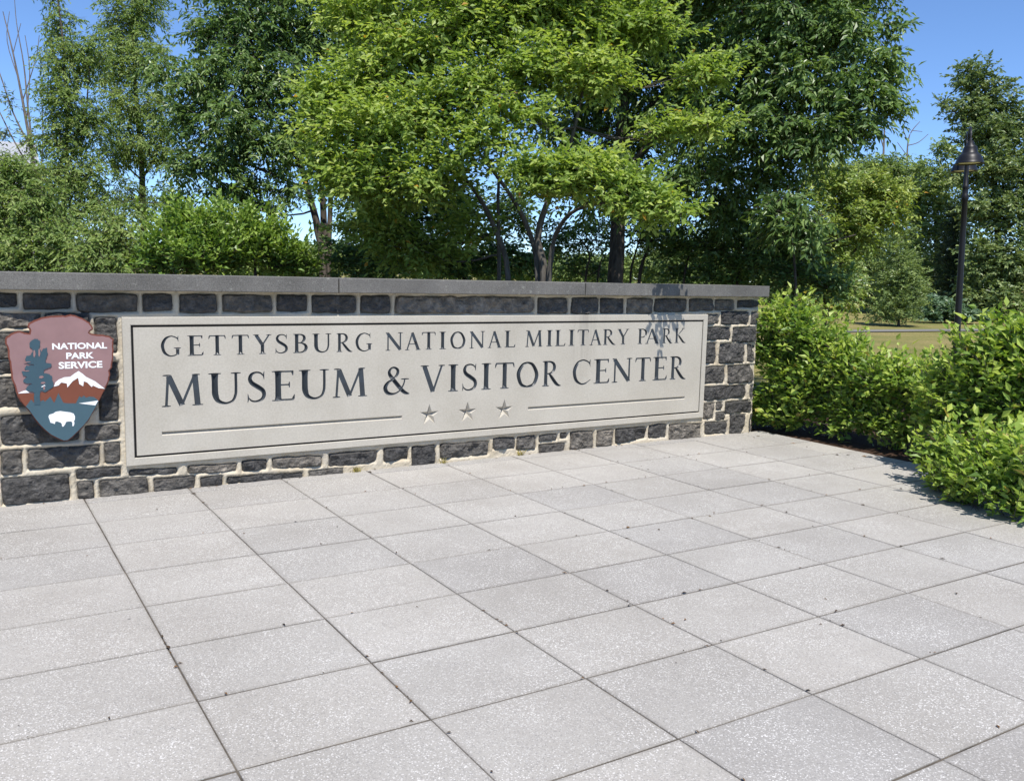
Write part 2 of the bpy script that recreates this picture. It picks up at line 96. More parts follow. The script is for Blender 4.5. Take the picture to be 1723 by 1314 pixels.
{'name': 'understory_shrub','label': 'dark twiggy shrub with several thin stems right of the thick trunk','kind': 'shade','lobes': [[8.737,12.702,2.256,0.451,0.351,0.6],[9.375,12.562,2.378,0.457,0.305,0.6],[9.401,13.182,1.875,0.422,0.264,0.6],[9.803,12.927,1.833,0.316,0.264,0.5],[9.582,11.474,2.311,0.385,0.337,0.6],[9.616,10.726,2.204,0.508,0.369,0.7],[9.871,10.079,2.114,0.493,0.359,0.8],[10.248,9.596,2.033,0.486,0.353,0.9],[10.527,9.148,1.78,0.479,0.305,0.9],[10.348,10.091,2.58,0.546,0.364,0.8],[10.712,9.35,2.308,0.53,0.398,0.8],[9.811,10.774,1.75,0.468,0.187,0.5],[10.15,10.078,1.673,0.546,0.182,0.6],[10.926,8.876,1.619,0.392,0.261,0.8]],'trunks': [[[9.205,11.122,1.567,0.0281],[9.351,11.113,2.109,0.0234],[9.437,10.891,2.565,0.0138]],[[9.214,11.353,1.562,0.019],[9.3,11.368,2.016,0.0142],[9.328,11.182,2.479,0.0094]],[[9.664,10.6,1.565,0.0185],[9.808,10.593,2.118,0.0138],[9.961,10.329,2.569,0.0091]],[[10.074,9.872,1.568,0.0224],[10.253,9.844,2.124,0.0179],[10.579,9.709,2.576,0.009]],[[10.445,9.278,1.517,0.0219],[10.653,9.215,1.956,0.0175],[10.996,8.936,2.31,0.0087]],[[10.557,9.209,1.519,0.0175],[10.885,9.098,2.136,0.0132],[11.38,8.825,2.366,0.0088]],[[8.729,11.893,1.574,0.0193],[8.807,11.909,2.005,0.0144],[8.681,12.03,2.287,0.0096]],[[9.014,11.954,1.577,0.0146],[9.118,11.955,2.015,0.0098]]]},
{'name': 'ash_sapling','label': 'ash sapling with bright glossy leaflets right of the wall end','kind': 'ash','lobes': [[8.847,7.941,2.6,0.31,0.177,1.1],[8.944,7.728,2.379,0.278,0.176,1.1],[8.787,8.058,2.347,0.261,0.164,0.8],[8.985,7.795,2.202,0.222,0.148,0.8]],'trunks': [[[9.056,7.811,1.018,0.0188],[8.999,7.839,1.762,0.0149],[8.901,7.88,2.419,0.0074]]]},
{'name': 'yellowing_tree','label': 'yellow green small leaved tree with a few orange leaves behind the hedge','kind': 'yellow','lobes': [[15.876,12.982,3.591,0.689,0.376,1.0],[16.641,12.769,3.753,0.633,0.354,1.0],[17.206,12.512,3.587,0.509,0.318,1.0],[16.175,12.733,3.165,0.752,0.376,1.0],[16.985,12.453,3.072,0.57,0.354,0.9],[15.565,12.815,2.769,0.62,0.372,0.9],[16.255,12.6,2.608,0.626,0.376,0.8],[15.698,12.869,2.097,0.501,0.501,0.8],[15.82,12.464,1.487,0.496,0.496,0.8],[14.915,12.767,1.347,0.491,0.429,0.7],[16.01,13.436,4.007,0.512,0.384,0.8]],'trunks': [[[15.55,12.662,0.108,0.0564],[15.662,12.779,1.352,0.0501],[15.87,12.8,2.35,0.0376],[16.263,12.807,3.235,0.0189]],[[15.695,12.796,1.601,0.0313],[16.243,12.57,2.36,0.0251],[16.982,12.446,3.009,0.0127]]]},
{'name': 'young_tree','label': 'pale green conical young tree standing alone at the edge of the far lawn','kind': 'fine','lobes': [[33.149,23.615,3.55,0.585,0.537,1.0],[33.019,23.55,2.58,0.878,0.683,1.0],[33.163,23.134,1.983,0.825,0.631,1.0],[32.807,23.536,1.608,0.927,0.683,1.0],[33.008,23.067,0.897,1.019,0.679,1.0],[32.651,23.469,0.517,0.927,0.537,1.0],[33.62,22.98,1.267,0.634,0.634,1.0]],'trunks': [[[32.969,23.164,-0.2,0.061],[33.056,23.382,1.615,0.0366],[33.128,23.628,3.55,0.0183]]]},
{'name': 'oak_tree','label': 'tallest oak with an uneven crown at the right edge behind the lamp','kind': 'far','lobes': [[45.033,28.222,12.222,1.152,0.91,1.0],[45.628,27.697,11.186,1.274,1.061,1.0],[44.43,28.322,10.404,1.061,0.789,1.0],[44.791,27.338,9.291,1.5,1.05,1.0],[46.467,26.977,9.857,1.213,1.213,1.0],[43.075,28.619,10.731,0.54,0.36,0.8],[45.106,26.299,7.612,1.483,1.335,1.0],[44.195,27.438,7.493,1.35,1.05,1.0],[44.743,25.572,5.225,1.467,1.32,1.0],[43.997,26.673,5.526,1.335,1.187,1.0],[44.007,25.084,2.88,1.45,1.305,1.0],[43.272,26.173,3.152,1.174,1.174,1.0],[43.167,24.71,0.869,1.434,1.004,1.0],[46.719,25.216,7.067,1.78,2.373,1.0],[45.721,23.984,2.638,1.741,2.321,1.0],[42.925,26.082,1.109,1.027,1.027,1.0]],'trunks': [[[44.347,25.576,-0.342,0.2077],[45.053,26.397,4.098,0.165],[45.454,27.421,8.628,0.1213],[45.291,28.062,12.229,0.0455]],[[45.454,27.421,8.628,0.0758],[44.287,28.366,10.1,0.0455],[43.166,28.671,10.662,0.0225]]]},
{'name': 'oak_tree','label': 'mid green rounded tree just left of the lamp in the far treeline','kind': 'far2','lobes': [[48.15,32.735,7.755,1.371,1.028,1.0],[48.051,31.496,6.993,1.177,1.177,1.0],[47.045,32.615,6.334,1.358,1.188,1.0],[47.685,31.472,5.318,1.345,1.177,1.0],[46.636,31.969,4.292,1.177,1.177,1.0],[47.737,30.695,4.307,0.999,1.332,1.0],[48.635,32.089,9.403,0.747,0.611,0.9],[46.874,30.288,1.985,1.319,1.483,1.0],[46.225,31.33,2.288,1.165,1.332,1.0],[46.921,29.966,0.027,1.154,0.725,1.0]],'trunks': [[[47.718,31.14,-0.711,0.1528],[47.96,31.748,4.34,0.1019],[48.034,32.207,7.705,0.0509]]]},
{'name': 'oak_tree','label': 'light green tree in the far treeline right of the dark ash crown','kind': 'far2','lobes': [[48.794,36.02,8.589,1.45,0.907,1.0],[47.551,36.759,8.377,1.45,1.088,1.0],[49.865,35.333,8.438,1.088,0.87,1.0],[47.968,35.688,6.914,1.617,1.078,1.0],[49.165,34.87,6.412,1.258,1.078,1.0],[47.139,36.69,6.211,1.45,1.269,1.0],[46.827,38.352,8.091,1.477,1.292,1.0],[47.106,35.25,4.387,1.602,1.424,1.0],[46.113,35.598,2.597,1.602,1.424,1.0],[46.938,34.825,0.856,1.424,1.246,1.0],[46.652,37.911,4.43,1.661,1.477,1.0],[45.681,36.888,1.503,1.632,1.45,1.0],[48.891,34.044,3.728,1.068,1.246,1.0],[49.059,33.518,0.912,1.068,1.068,1.0]],'trunks': [[[48.033,35.072,-0.877,0.1632],[48.191,35.664,3.725,0.1269],[48.477,36.189,8.401,0.0544]]]},
{'name': 'bare_tree','label': 'grey leafless snag beside the ash crown above the far treeline','kind': 'dead','lobes': [],'trunks': [[[50.854,36.878,-0.896,0.0956],[51.298,37.997,8.395,0.0765],[51.421,38.205,10.292,0.0612],[51.517,38.345,11.62,0.0459],[51.405,38.471,11.996,0.0268]],[[51.421,38.205,10.292,0.0421],[51.173,38.5,11.232,0.0344],[50.658,38.834,11.332,0.0268],[50.235,38.993,10.639,0.0153]],[[51.517,38.345,11.62,0.0306],[51.823,38.196,11.893,0.0191]]]},
{'name': 'bare_tree','label': 'grey leafless treetop with fine forked twigs nearest the lamp above the far treeline','kind': 'dead','lobes': [],'trunks': [[[52.123,36.096,-0.863,0.0765],[52.6,37.194,8.429,0.0574],[52.774,37.428,10.706,0.0421],[53.038,37.379,11.471,0.0306],[53.488,37.187,12.051,0.0191]],[[52.764,37.405,10.517,0.0306],[53.327,37.087,10.721,0.0249],[53.905,36.81,11.266,0.0172]],[[52.774,37.428,10.706,0.0287],[52.558,37.703,11.647,0.0229],[52.92,37.594,12.414,0.0153]],[[53.038,37.379,11.471,0.0229],[53.587,37.029,11.409,0.0153]],[[52.669,37.368,9.87,0.0268],[52.188,37.789,10.691,0.0172]]]},
{'name': 'cedar_tree','label': 'dark narrow evergreen at the foot of the far treeline behind the lamp post','kind': 'cedar','lobes': [[44.399,28.494,3.509,0.806,1.239,1.0],[44.268,28.107,1.974,0.987,1.234,1.0],[43.752,27.983,0.595,1.106,0.922,1.0],[44.736,28.516,5.052,0.62,0.93,1.0],[44.434,27.422,0.466,0.92,0.858,1.0]],'trunks': [[[44.284,27.956,-0.546,0.093],[44.475,28.355,2.897,0.062],[44.675,28.692,5.971,0.031]]]},
{'name': 'low_shrub','label': 'low blue green shrub at the edge of the lawn by the lamp post','kind': 'bluish','lobes': [[37.67,25.068,0.299,0.757,0.432,1.0],[38.479,24.582,0.401,0.865,0.541,1.0],[39.082,23.942,0.215,0.753,0.403,1.0],[38.149,24.833,0.713,0.595,0.324,1.0]],'trunks': [[[38.331,24.569,-0.299,0.0405],[38.354,24.627,0.183,0.027]]]},
{'name': 'far_tree','label': 'distant hazy green tree seen through the gap left of the thick trunk','kind': 'far2','lobes': [[46.756,65.985,2.22,1.477,1.055,1.0],[47.891,65.325,2.511,1.319,1.16,1.0],[45.616,66.633,1.825,1.319,0.844,1.0],[47.994,62.852,2.27,1.286,1.286,1.0],[49.976,61.669,2.577,1.543,1.543,1.0],[51.751,60.651,3.133,1.8,1.8,1.0]],'trunks': [[[47.142,65.551,0.924,0.1055],[47.205,65.709,2.232,0.0527]]]},
{'name': 'far_tree','label': 'distant dark tree seen low between the thick trunk and the wall end','kind': 'far2','lobes': [[50.781,56.576,3.585,1.952,1.952,1.0],[51.429,53.802,3.586,1.899,2.136,1.0],[53.471,52.613,4.11,1.899,2.136,1.0],[53.928,49.886,3.636,1.846,2.308,1.0],[54.316,47.339,4.074,2.017,2.466,1.0],[50.284,51.79,1.254,2.769,1.385,1.0],[51.834,46.039,0.963,2.611,1.523,1.0]],'trunks': [[[52.887,52.409,0.333,0.1424],[53.045,52.806,3.629,0.0712]]]},
{'name': 'far_tree','label': 'far low tree whose top shows between the bright bushes and the leaning trunks','kind': 'far2','lobes': [[18.636,59.821,3.017,1.582,0.87,1.0],[20.3,58.737,2.669,1.582,0.87,1.0],[16.934,60.812,2.58,1.582,0.791,1.0],[21.984,57.699,2.714,1.582,0.989,1.0]],'trunks': [[[19.206,59.147,0.877,0.0791],[19.29,59.359,2.642,0.0396]]]},
{'name': 'hedge_shrub','label': 'shrub touching the end of the stone wall,with pale lime shoots on top','kind': 'hedge','lobes': [[7.86,7.08,1.163,0.201,0.174,1.0],[7.985,6.965,1.235,0.186,0.133,1.0],[7.861,7.108,0.946,0.202,0.235,1.0],[7.883,6.752,1.039,0.228,0.228,1.0],[7.914,6.962,0.689,0.267,0.234,0.8],[7.851,7.052,0.344,0.189,0.202,0.7],[7.883,6.665,0.457,0.228,0.228,1.0],[7.798,7.147,0.142,0.122,0.136,1.2],[7.859,6.788,0.177,0.198,0.132,1.0]],'trunks': [[[7.972,7.022,-0.002,0.017],[7.931,7.042,0.585,0.0135],[7.86,7.08,1.163,0.0067]],[[7.96,7.029,-0.002,0.017],[7.932,7.056,0.475,0.0135],[7.861,7.108,0.946,0.0067]],[[8.007,7.0,-0.001,0.017],[7.958,6.983,0.347,0.0135],[7.914,6.962,0.689,0.0067]],[[8.076,6.957,0.001,0.017],[7.945,6.833,0.232,0.0133],[7.883,6.665,0.457,0.0065]],[[8.03,6.986,0.0,0.017],[7.931,6.895,0.089,0.0134],[7.859,6.788,0.177,0.0066]]],'group': 'shrubs in the planting bed'},
{'name': 'hedge_shrub','label': 'mid green shrub second from the wall end,leaning over the mulch edge','kind': 'hedge','lobes': [[8.0,6.525,0.988,0.225,0.18,1.0],[7.996,6.202,0.85,0.219,0.163,1.0],[8.025,6.402,0.676,0.256,0.224,1.0],[8.02,6.093,0.646,0.249,0.218,1.0],[8.027,6.455,0.345,0.259,0.226,1.0],[8.021,6.136,0.261,0.252,0.189,1.0],[7.977,6.633,0.588,0.196,0.196,1.0]],'trunks': [[[8.105,6.436,0.015,0.0163],[8.075,6.468,0.505,0.0129],[8.0,6.525,0.988,0.0064]],[[8.138,6.416,0.016,0.0163],[8.087,6.406,0.349,0.0129],[8.025,6.402,0.676,0.0064]],[[8.116,6.43,0.015,0.0163],[8.088,6.432,0.181,0.013],[8.027,6.455,0.345,0.0065]],[[8.061,6.464,0.014,0.0163],[8.063,6.521,0.302,0.013],[7.977,6.633,0.588,0.0065]]],'group': 'shrubs in the planting bed'},
{'name': 'hedge_shrub','label': 'lime green shrub third from the wall end,in front of the lamp post','kind': 'hedge','lobes': [[8.024,5.781,0.729,0.218,0.133,1.0],[8.02,5.467,0.656,0.212,0.13,1.0],[8.069,5.769,0.619,0.273,0.213,1.0],[8.062,5.421,0.541,0.265,0.206,1.0],[8.021,5.81,0.278,0.214,0.171,1.0],[8.041,5.509,0.2,0.238,0.167,1.0],[8.011,5.233,0.614,0.201,0.138,1.0]],'trunks': [[[8.13,5.67,-0.005,0.0152],[8.108,5.707,0.364,0.0121],[8.024,5.781,0.729,0.0061]],[[8.141,5.663,-0.005,0.0152],[8.13,5.701,0.308,0.0122],[8.069,5.769,0.619,0.0061]],[[8.109,5.683,-0.005,0.0152],[8.107,5.721,0.137,0.0122],[8.021,5.81,0.278,0.0061]],[[8.296,5.568,-0.0,0.0152],[8.106,5.431,0.313,0.0118],[8.011,5.233,0.614,0.0058]]],'group': 'shrubs in the planting bed'},
{'name': 'hedge_shrub','label': 'bright yellow green shrub at the right edge of the picture','kind': 'hedge','lobes': [[7.564,4.558,0.846,0.208,0.125,1.0],[7.535,4.379,1.112,0.228,0.152,1.0],[7.634,4.215,1.223,0.175,0.15,1.1],[7.506,4.496,0.844,0.258,0.18,1.0],[7.499,4.183,0.879,0.249,0.199,1.0],[7.469,4.737,0.713,0.211,0.185,1.0],[7.504,4.366,0.602,0.255,0.179,1.0],[7.477,4.045,0.599,0.221,0.197,1.0],[7.468,4.657,0.457,0.211,0.158,1.0],[7.529,3.818,0.919,0.287,0.287,1.0]],'trunks': [[[7.635,4.436,0.321,0.013],[7.631,4.477,0.584,0.0104],[7.564,4.558,0.846,0.0052]],[[7.777,4.348,0.325,0.013],[7.669,4.306,0.782,0.0102],[7.634,4.215,1.223,0.005]],[[7.75,4.365,0.324,0.013],[7.601,4.289,0.607,0.0102],[7.499,4.183,0.879,0.005]],[[7.679,4.408,0.322,0.013],[7.601,4.381,0.464,0.0103],[7.504,4.366,0.602,0.0051]],[[7.573,4.474,0.32,0.013],[7.584,4.526,0.39,0.0105],[7.468,4.657,0.457,0.0053]]],'group': 'shrubs in the planting bed'},
{'name': 'hedge_shrub','label': 'low glossy green shrub spilling over the paving at the right edge','kind': 'hedge','lobes': [[6.969,4.361,0.235,0.178,0.109,1.0],[6.884,4.067,0.297,0.214,0.142,1.0],[6.83,3.754,0.359,0.205,0.159,1.0],[6.606,3.98,0.149,0.185,0.111,1.0],[6.546,3.666,0.176,0.199,0.124,1.0],[6.487,3.428,0.102,0.171,0.111,1.0],[6.475,3.793,0.019,0.157,0.054,1.0],[6.774,4.222,0.082,0.135,0.067,1.0],[6.521,3.956,0.032,0.128,0.05,1.0],[6.454,3.528,-0.015,0.13,0.043,1.0],[6.58,3.312,0.334,0.253,0.211,1.0]],'trunks': [[[6.726,3.959,-0.202,0.0117],[6.906,4.123,0.01,0.0096],[6.969,4.361,0.235,0.0049]],[[6.898,3.853,-0.198,0.0117],[6.834,3.823,0.083,0.0092],[6.83,3.754,0.359,0.0045]],[[6.866,3.872,-0.199,0.0117],[6.692,3.778,-0.008,0.0091],[6.546,3.666,0.176,0.0044]],[[6.802,3.912,-0.2,0.0117],[6.654,3.843,-0.089,0.0092],[6.475,3.793,0.019,0.0045]],[[6.758,3.939,-0.201,0.0117],[6.677,3.924,-0.083,0.0093],[6.521,3.956,0.032,0.0046]],[[7.009,3.784,-0.195,0.0117],[6.719,3.596,0.077,0.0089],[6.58,3.312,0.334,0.0042]]],'group': 'shrubs in the planting bed'},
]
WOODLAND = [[-26.136,143.892,2.153,3.179,1.689,1.0],[-28.608,157.827,2.39,2.688,1.972,1.0],[-23.068,152.909,2.454,2.993,1.837,1.0],[-27.763,175.912,2.331,3.735,2.2,1.0],[-17.142,135.4,2.697,2.547,1.464,1.0],[-20.527,158.235,2.455,3.585,1.479,1.0],[-17.203,148.612,2.09,3.262,2.093,1.0],[-18.299,158.426,2.287,3.584,2.06,1.0],[-14.554,163.267,2.639,3.676,2.244,1.0],[-14.405,160.666,2.805,2.833,2.232,1.0],[-8.53,147.0,2.191,3.398,1.647,1.0],[-9.792,140.547,2.426,2.867,1.802,1.0],[-4.34,133.806,2.588,3.205,1.723,1.0],[-5.109,135.199,2.65,2.544,2.026,1.0],[-3.435,148.46,2.812,3.622,2.104,1.0],[-1.172,138.498,2.129,2.686,1.541,1.0],[2.522,127.595,2.256,2.861,1.901,1.0],[0.336,149.636,2.216,3.389,2.086,1.0],[5.942,145.178,2.384,3.426,2.042,1.0],[4.253,140.656,2.465,2.799,1.826,1.0],[7.605,137.067,2.435,3.495,1.727,1.0],[8.661,138.051,2.208,3.494,1.744,1.0],[13.864,148.441,2.43,3.278,1.873,1.0],[11.94,120.586,2.412,3.322,1.679,1.0],[19.13,146.579,2.855,3.862,2.299,1.0],[15.506,124.081,2.387,2.783,1.531,1.0],[18.974,124.228,2.492,3.12,1.438,1.0],[19.519,126.464,2.58,2.57,1.515,1.0],[24.304,124.021,2.581,2.883,1.542,1.0],[21.504,119.969,2.115,2.701,1.584,1.0],[28.15,126.357,2.808,2.716,1.768,1.0],[31.212,136.883,2.978,2.974,2.027,1.0],[28.698,108.763,2.444,2.444,1.805,1.0],[32.35,123.714,2.086,2.638,1.77,1.0],[33.052,112.614,2.528,2.844,1.526,1.0],[33.879,114.615,2.328,3.333,1.729,1.0],[38.844,118.918,2.182,3.106,2.123,1.0],[43.539,131.957,2.111,3.307,2.269,1.0],[43.002,117.99,2.588,3.697,1.995,1.0],[43.203,117.919,2.595,2.988,1.984,1.0],[50.235,121.496,2.508,2.749,1.981,1.0],[48.145,117.615,2.602,3.133,1.766,1.0],[43.517,100.475,2.593,3.257,1.955,1.0],[44.575,101.163,2.638,2.747,1.48,1.0],[56.05,113.347,2.213,3.274,2.024,1.0],[46.975,95.994,2.564,2.706,1.553,1.0],[53.052,101.773,2.662,2.646,1.752,1.0],[59.034,110.039,2.797,3.755,1.575,1.0],[67.367,114.631,2.278,3.357,2.183,1.0],[60.385,103.295,2.549,3.337,1.683,1.0],[65.489,104.63,2.609,3.241,1.723,1.0],[72.254,112.664,2.28,3.007,1.585,1.0],[76.726,112.251,2.312,3.219,1.774,1.0],[67.775,99.938,2.685,2.787,2.111,1.0],[77.67,105.3,2.764,3.968,1.959,1.0],[74.014,98.703,2.235,3.215,2.19,1.0],[65.629,84.734,2.436,2.593,1.348,1.0],[81.126,102.714,2.885,3.425,1.855,1.0],[86.813,100.388,2.742,2.828,1.723,1.0],[79.708,92.805,2.578,3.51,1.924,1.0],[82.564,93.014,3.309,2.8,2.235,1.0],[86.651,95.742,3.933,2.959,1.532,1.0],[81.993,85.706,3.403,2.942,2.077,1.0],[96.94,98.283,3.368,4.132,1.875,1.0],[79.854,75.382,3.287,2.969,1.683,1.0],[83.352,78.569,3.325,3.022,1.321,1.0],[90.886,83.241,3.271,2.754,1.898,1.0],[88.274,78.748,3.279,2.676,1.874,1.0],[106.519,90.991,3.871,3.198,1.85,1.0],[91.075,76.974,3.482,3.235,1.551,1.0],[109.907,85.326,4.086,2.839,1.593,1.0],[100.185,80.326,3.445,3.33,2.023,1.0],[116.629,86.819,4.136,3.412,2.003,1.0],[107.459,79.066,3.342,3.279,2.186,1.0],[116.904,81.743,3.396,3.949,1.646,1.0],[115.671,78.72,3.498,2.83,1.575,1.0],[98.716,64.233,2.996,3.281,1.798,1.0],[103.983,67.208,3.659,3.257,1.803,1.0],[115.849,71.731,3.895,3.213,1.5,1.0],[118.468,72.587,3.753,3.406,2.06,1.0],[116.946,65.479,3.32,2.907,1.582,1.0],[108.988,62.443,3.151,3.133,1.586,1.0],[138.307,73.818,4.103,3.142,1.73,1.0],[126.795,66.616,3.471,3.341,1.997,1.0],[118.022,60.248,3.491,2.437,1.38,1.0],[115.022,57.64,3.552,2.713,1.64,1.0],[121.029,57.068,3.056,2.56,1.949,1.0],[128.126,60.301,3.308,3.401,1.94,1.0],[135.163,59.014,3.461,3.263,1.897,1.0],[146.927,65.874,4.076,2.857,1.898,1.0],[133.036,55.679,3.677,3.286,1.814,1.0],[147.885,62.019,3.74,3.142,2.205,1.0],[131.051,50.238,3.597,2.387,1.409,1.0],[150.195,56.98,3.722,2.714,1.728,1.0],[141.417,49.482,3.262,2.439,1.57,1.0],[128.894,46.627,3.346,3.268,1.756,1.0],[156.127,51.05,3.322,3.281,1.693,1.0],[164.641,53.603,3.967,3.282,2.243,1.0],[148.81,45.683,3.507,2.648,1.461,1.0],[137.002,41.99,3.414,2.381,1.739,1.0],[174.845,49.895,3.661,3.358,1.932,1.0],[167.443,48.984,3.325,3.154,1.573,1.0]]
# ------------------------------------------------------------------ helpers
def link(o):
    C.objects.link(o)
    return o

def mesh_obj(name, verts, faces, mat=None, parent=None, smooth=False):
    me = bpy.data.meshes.new(name)
    me.from_pydata([tuple(v) for v in verts], [], [tuple(f) for f in faces])
    if smooth:
        me.polygons.foreach_set('use_smooth', np.ones(len(me.polygons), dtype=bool))
    me.update()
    if mat:
        me.materials.append(mat)
    o = bpy.data.objects.new(name, me)
    link(o)
    if parent:
        o.parent = parent
    return o

def tris_obj(name, V, F, mat, parent=None, attr=None, smooth=False):
    """fast triangle mesh from numpy arrays"""
    me = bpy.data.meshes.new(name)
    nv, nf = len(V), len(F)
    me.vertices.add(nv)
    me.vertices.foreach_set('co', np.ascontiguousarray(V, dtype=np.float32).ravel())
    me.loops.add(nf * 3)
    me.loops.foreach_set('vertex_index', np.ascontiguousarray(F, dtype=np.int32).ravel())
    me.polygons.add(nf)
    me.polygons.foreach_set('loop_start', np.arange(0, nf * 3, 3, dtype=np.int32))
    me.polygons.foreach_set('use_smooth', np.full(nf, bool(smooth)))
    if attr is not None:
        a = me.attributes.new('tint', 'FLOAT', 'FACE')
        a.data.foreach_set('value', np.ascontiguousarray(attr, dtype=np.float32))
    me.update()
    me.validate()
    me.materials.append(mat)
    o = bpy.data.objects.new(name, me)
    link(o)
    if parent:
        o.parent = parent
    return o

def tag(o, label=None, cat=None, group=None, kind=None):
    if label: o['label'] = label
    if cat: o['category'] = cat
    if group: o['group'] = group
    if kind: o['kind'] = kind
    return o

def empty(name, loc=(0, 0, 0)):
    o = bpy.data.objects.new(name, None)
    o.location = loc
    o.empty_display_size = 0.2
    return link(o)

BOXF = [(0, 3, 2, 1), (4, 5, 6, 7), (0, 1, 5, 4), (1, 2, 6, 5), (2, 3, 7, 6), (3, 0, 4, 7)]
def box_vf(x0, x1, y0, y1, z0, z1):
    return [(x0, y0, z0), (x1, y0, z0), (x1, y1, z0), (x0, y1, z0), (x0, y0, z1), (x1, y0, z1), (x1, y1, z1), (x0, y1, z1)], list(BOXF)

def bevel_obj(o, w, seg=2):
    bm = bmesh.new(); bm.from_mesh(o.data)
    bmesh.ops.bevel(bm, geom=bm.edges[:], offset=w, segments=seg, profile=0.6, affect='EDGES', clamp_overlap=True)
    bm.to_mesh(o.data); bm.free()

def box(name, x0, x1, y0, y1, z0, z1, mat, parent=None, bev=0.0):
    v, f = box_vf(x0, x1, y0, y1, z0, z1)
    o = mesh_obj(name, v, f, mat, parent)
    if bev: bevel_obj(o, bev)
    return o

# ------------------------------------------------------------------ materials
class NT:
    def __init__(s, name):
        s.m = bpy.data.materials.new(name); s.m.use_nodes = True
        s.t = s.m.node_tree; s.t.nodes.clear()
        s.out = s.n('ShaderNodeOutputMaterial')
    def n(s, t, **kw):
        n = s.t.nodes.new(t)
        for k, v in kw.items(): setattr(n, k, v)
        return n
    def l(s, a, b): s.t.links.new(a, b)
    def val(s, sock, v):
        if hasattr(v, 'is_linked') or hasattr(v, 'links'): s.l(v, sock)
        else: sock.default_value = v
    def math(s, op, a, b=0.0, clamp=False):
        n = s.n('ShaderNodeMath', operation=op, use_clamp=clamp)
        s.val(n.inputs[0], a); s.val(n.inputs[1], b); return n.outputs[0]
    def coord(s, kind='Object', scale=(1, 1, 1), rand=0.0):
        tc = s.n('ShaderNodeTexCoord'); mp = s.n('ShaderNodeMapping'); mp.inputs['Scale'].default_value = scale
        s.l(tc.outputs[kind], mp.inputs['Vector'])
        if rand:
            oi = s.n('ShaderNodeObjectInfo'); k = s.math('MULTIPLY', oi.outputs['Random'], rand)
            cb = s.n('ShaderNodeCombineXYZ'); s.l(k, cb.inputs[0]); s.l(k, cb.inputs[1]); s.l(k, cb.inputs[2])
            s.l(cb.outputs[0], mp.inputs['Location'])
        return mp.outputs[0]
    def pos(s, scale=(1, 1, 1)):
        g = s.n('ShaderNodeNewGeometry'); mp = s.n('ShaderNodeMapping'); mp.inputs['Scale'].default_value = scale
        s.l(g.outputs['Position'], mp.inputs['Vector']); return mp.outputs[0]
    def noise(s, vec, scale, detail=4, rough=0.55):
        n = s.n('ShaderNodeTexNoise'); n.inputs['Scale'].default_value = scale; n.inputs['Detail'].default_value = detail
        n.inputs['Roughness'].default_value = rough; s.l(vec, n.inputs['Vector']); return n.outputs['Fac']
    def voro(s, vec, scale, out='Color', feat='F1'):
        n = s.n('ShaderNodeTexVoronoi', feature=feat); n.inputs['Scale'].default_value = scale; s.l(vec, n.inputs['Vector']); return n.outputs[out]
    def ramp(s, fac, stops, interp='LINEAR'):
        n = s.n('ShaderNodeValToRGB'); n.color_ramp.interpolation = interp; e = n.color_ramp.elements
        while len(e) < len(stops): e.new(0.5)
        for i, (p, c) in enumerate(stops):
            e[i].position = p; e[i].color = (*c, 1) if len(c) == 3 else c
        s.l(fac, n.inputs[0]); return n.outputs[0]
    def mix(s, fac, a, b, mode='MIX'):
        n = s.n('ShaderNodeMix', data_type='RGBA', blend_type=mode)
        s.val(n.inputs[0], fac)
        for sk, v in ((n.inputs[6], a), (n.inputs[7], b)):
            if isinstance(v, tuple): sk.default_value = (*v, 1)
            else: s.l(v, sk)
        return n.outputs[2]
    def bump(s, h, strength=0.4, dist=0.01, normal=None):
        n = s.n('ShaderNodeBump'); n.inputs['Strength'].default_value = strength; n.inputs['Distance'].default_value = dist
        s.l(h, n.inputs['Height'])
        if normal is not None: s.l(normal, n.inputs['Normal'])
        return n.outputs[0]
    def bsdf(s, color, rough=0.7, spec=0.4, normal=None, metallic=0.0):
        b = s.n('ShaderNodeBsdfPrincipled')
        if isinstance(color, tuple): b.inputs['Base Color'].default_value = (*color, 1)
        else: s.l(color, b.inputs['Base Color'])
        s.val(b.inputs['Roughness'], rough)
        b.inputs['Specular IOR Level'].default_value = spec; b.inputs['Metallic'].default_value = metallic
        if normal is not None: s.l(normal, b.inputs['Normal'])
        return b.outputs[0]
    def fin(s, sh): s.l(sh, s.out.inputs[0]); return s.m

def g3(v): return (v, v, v)

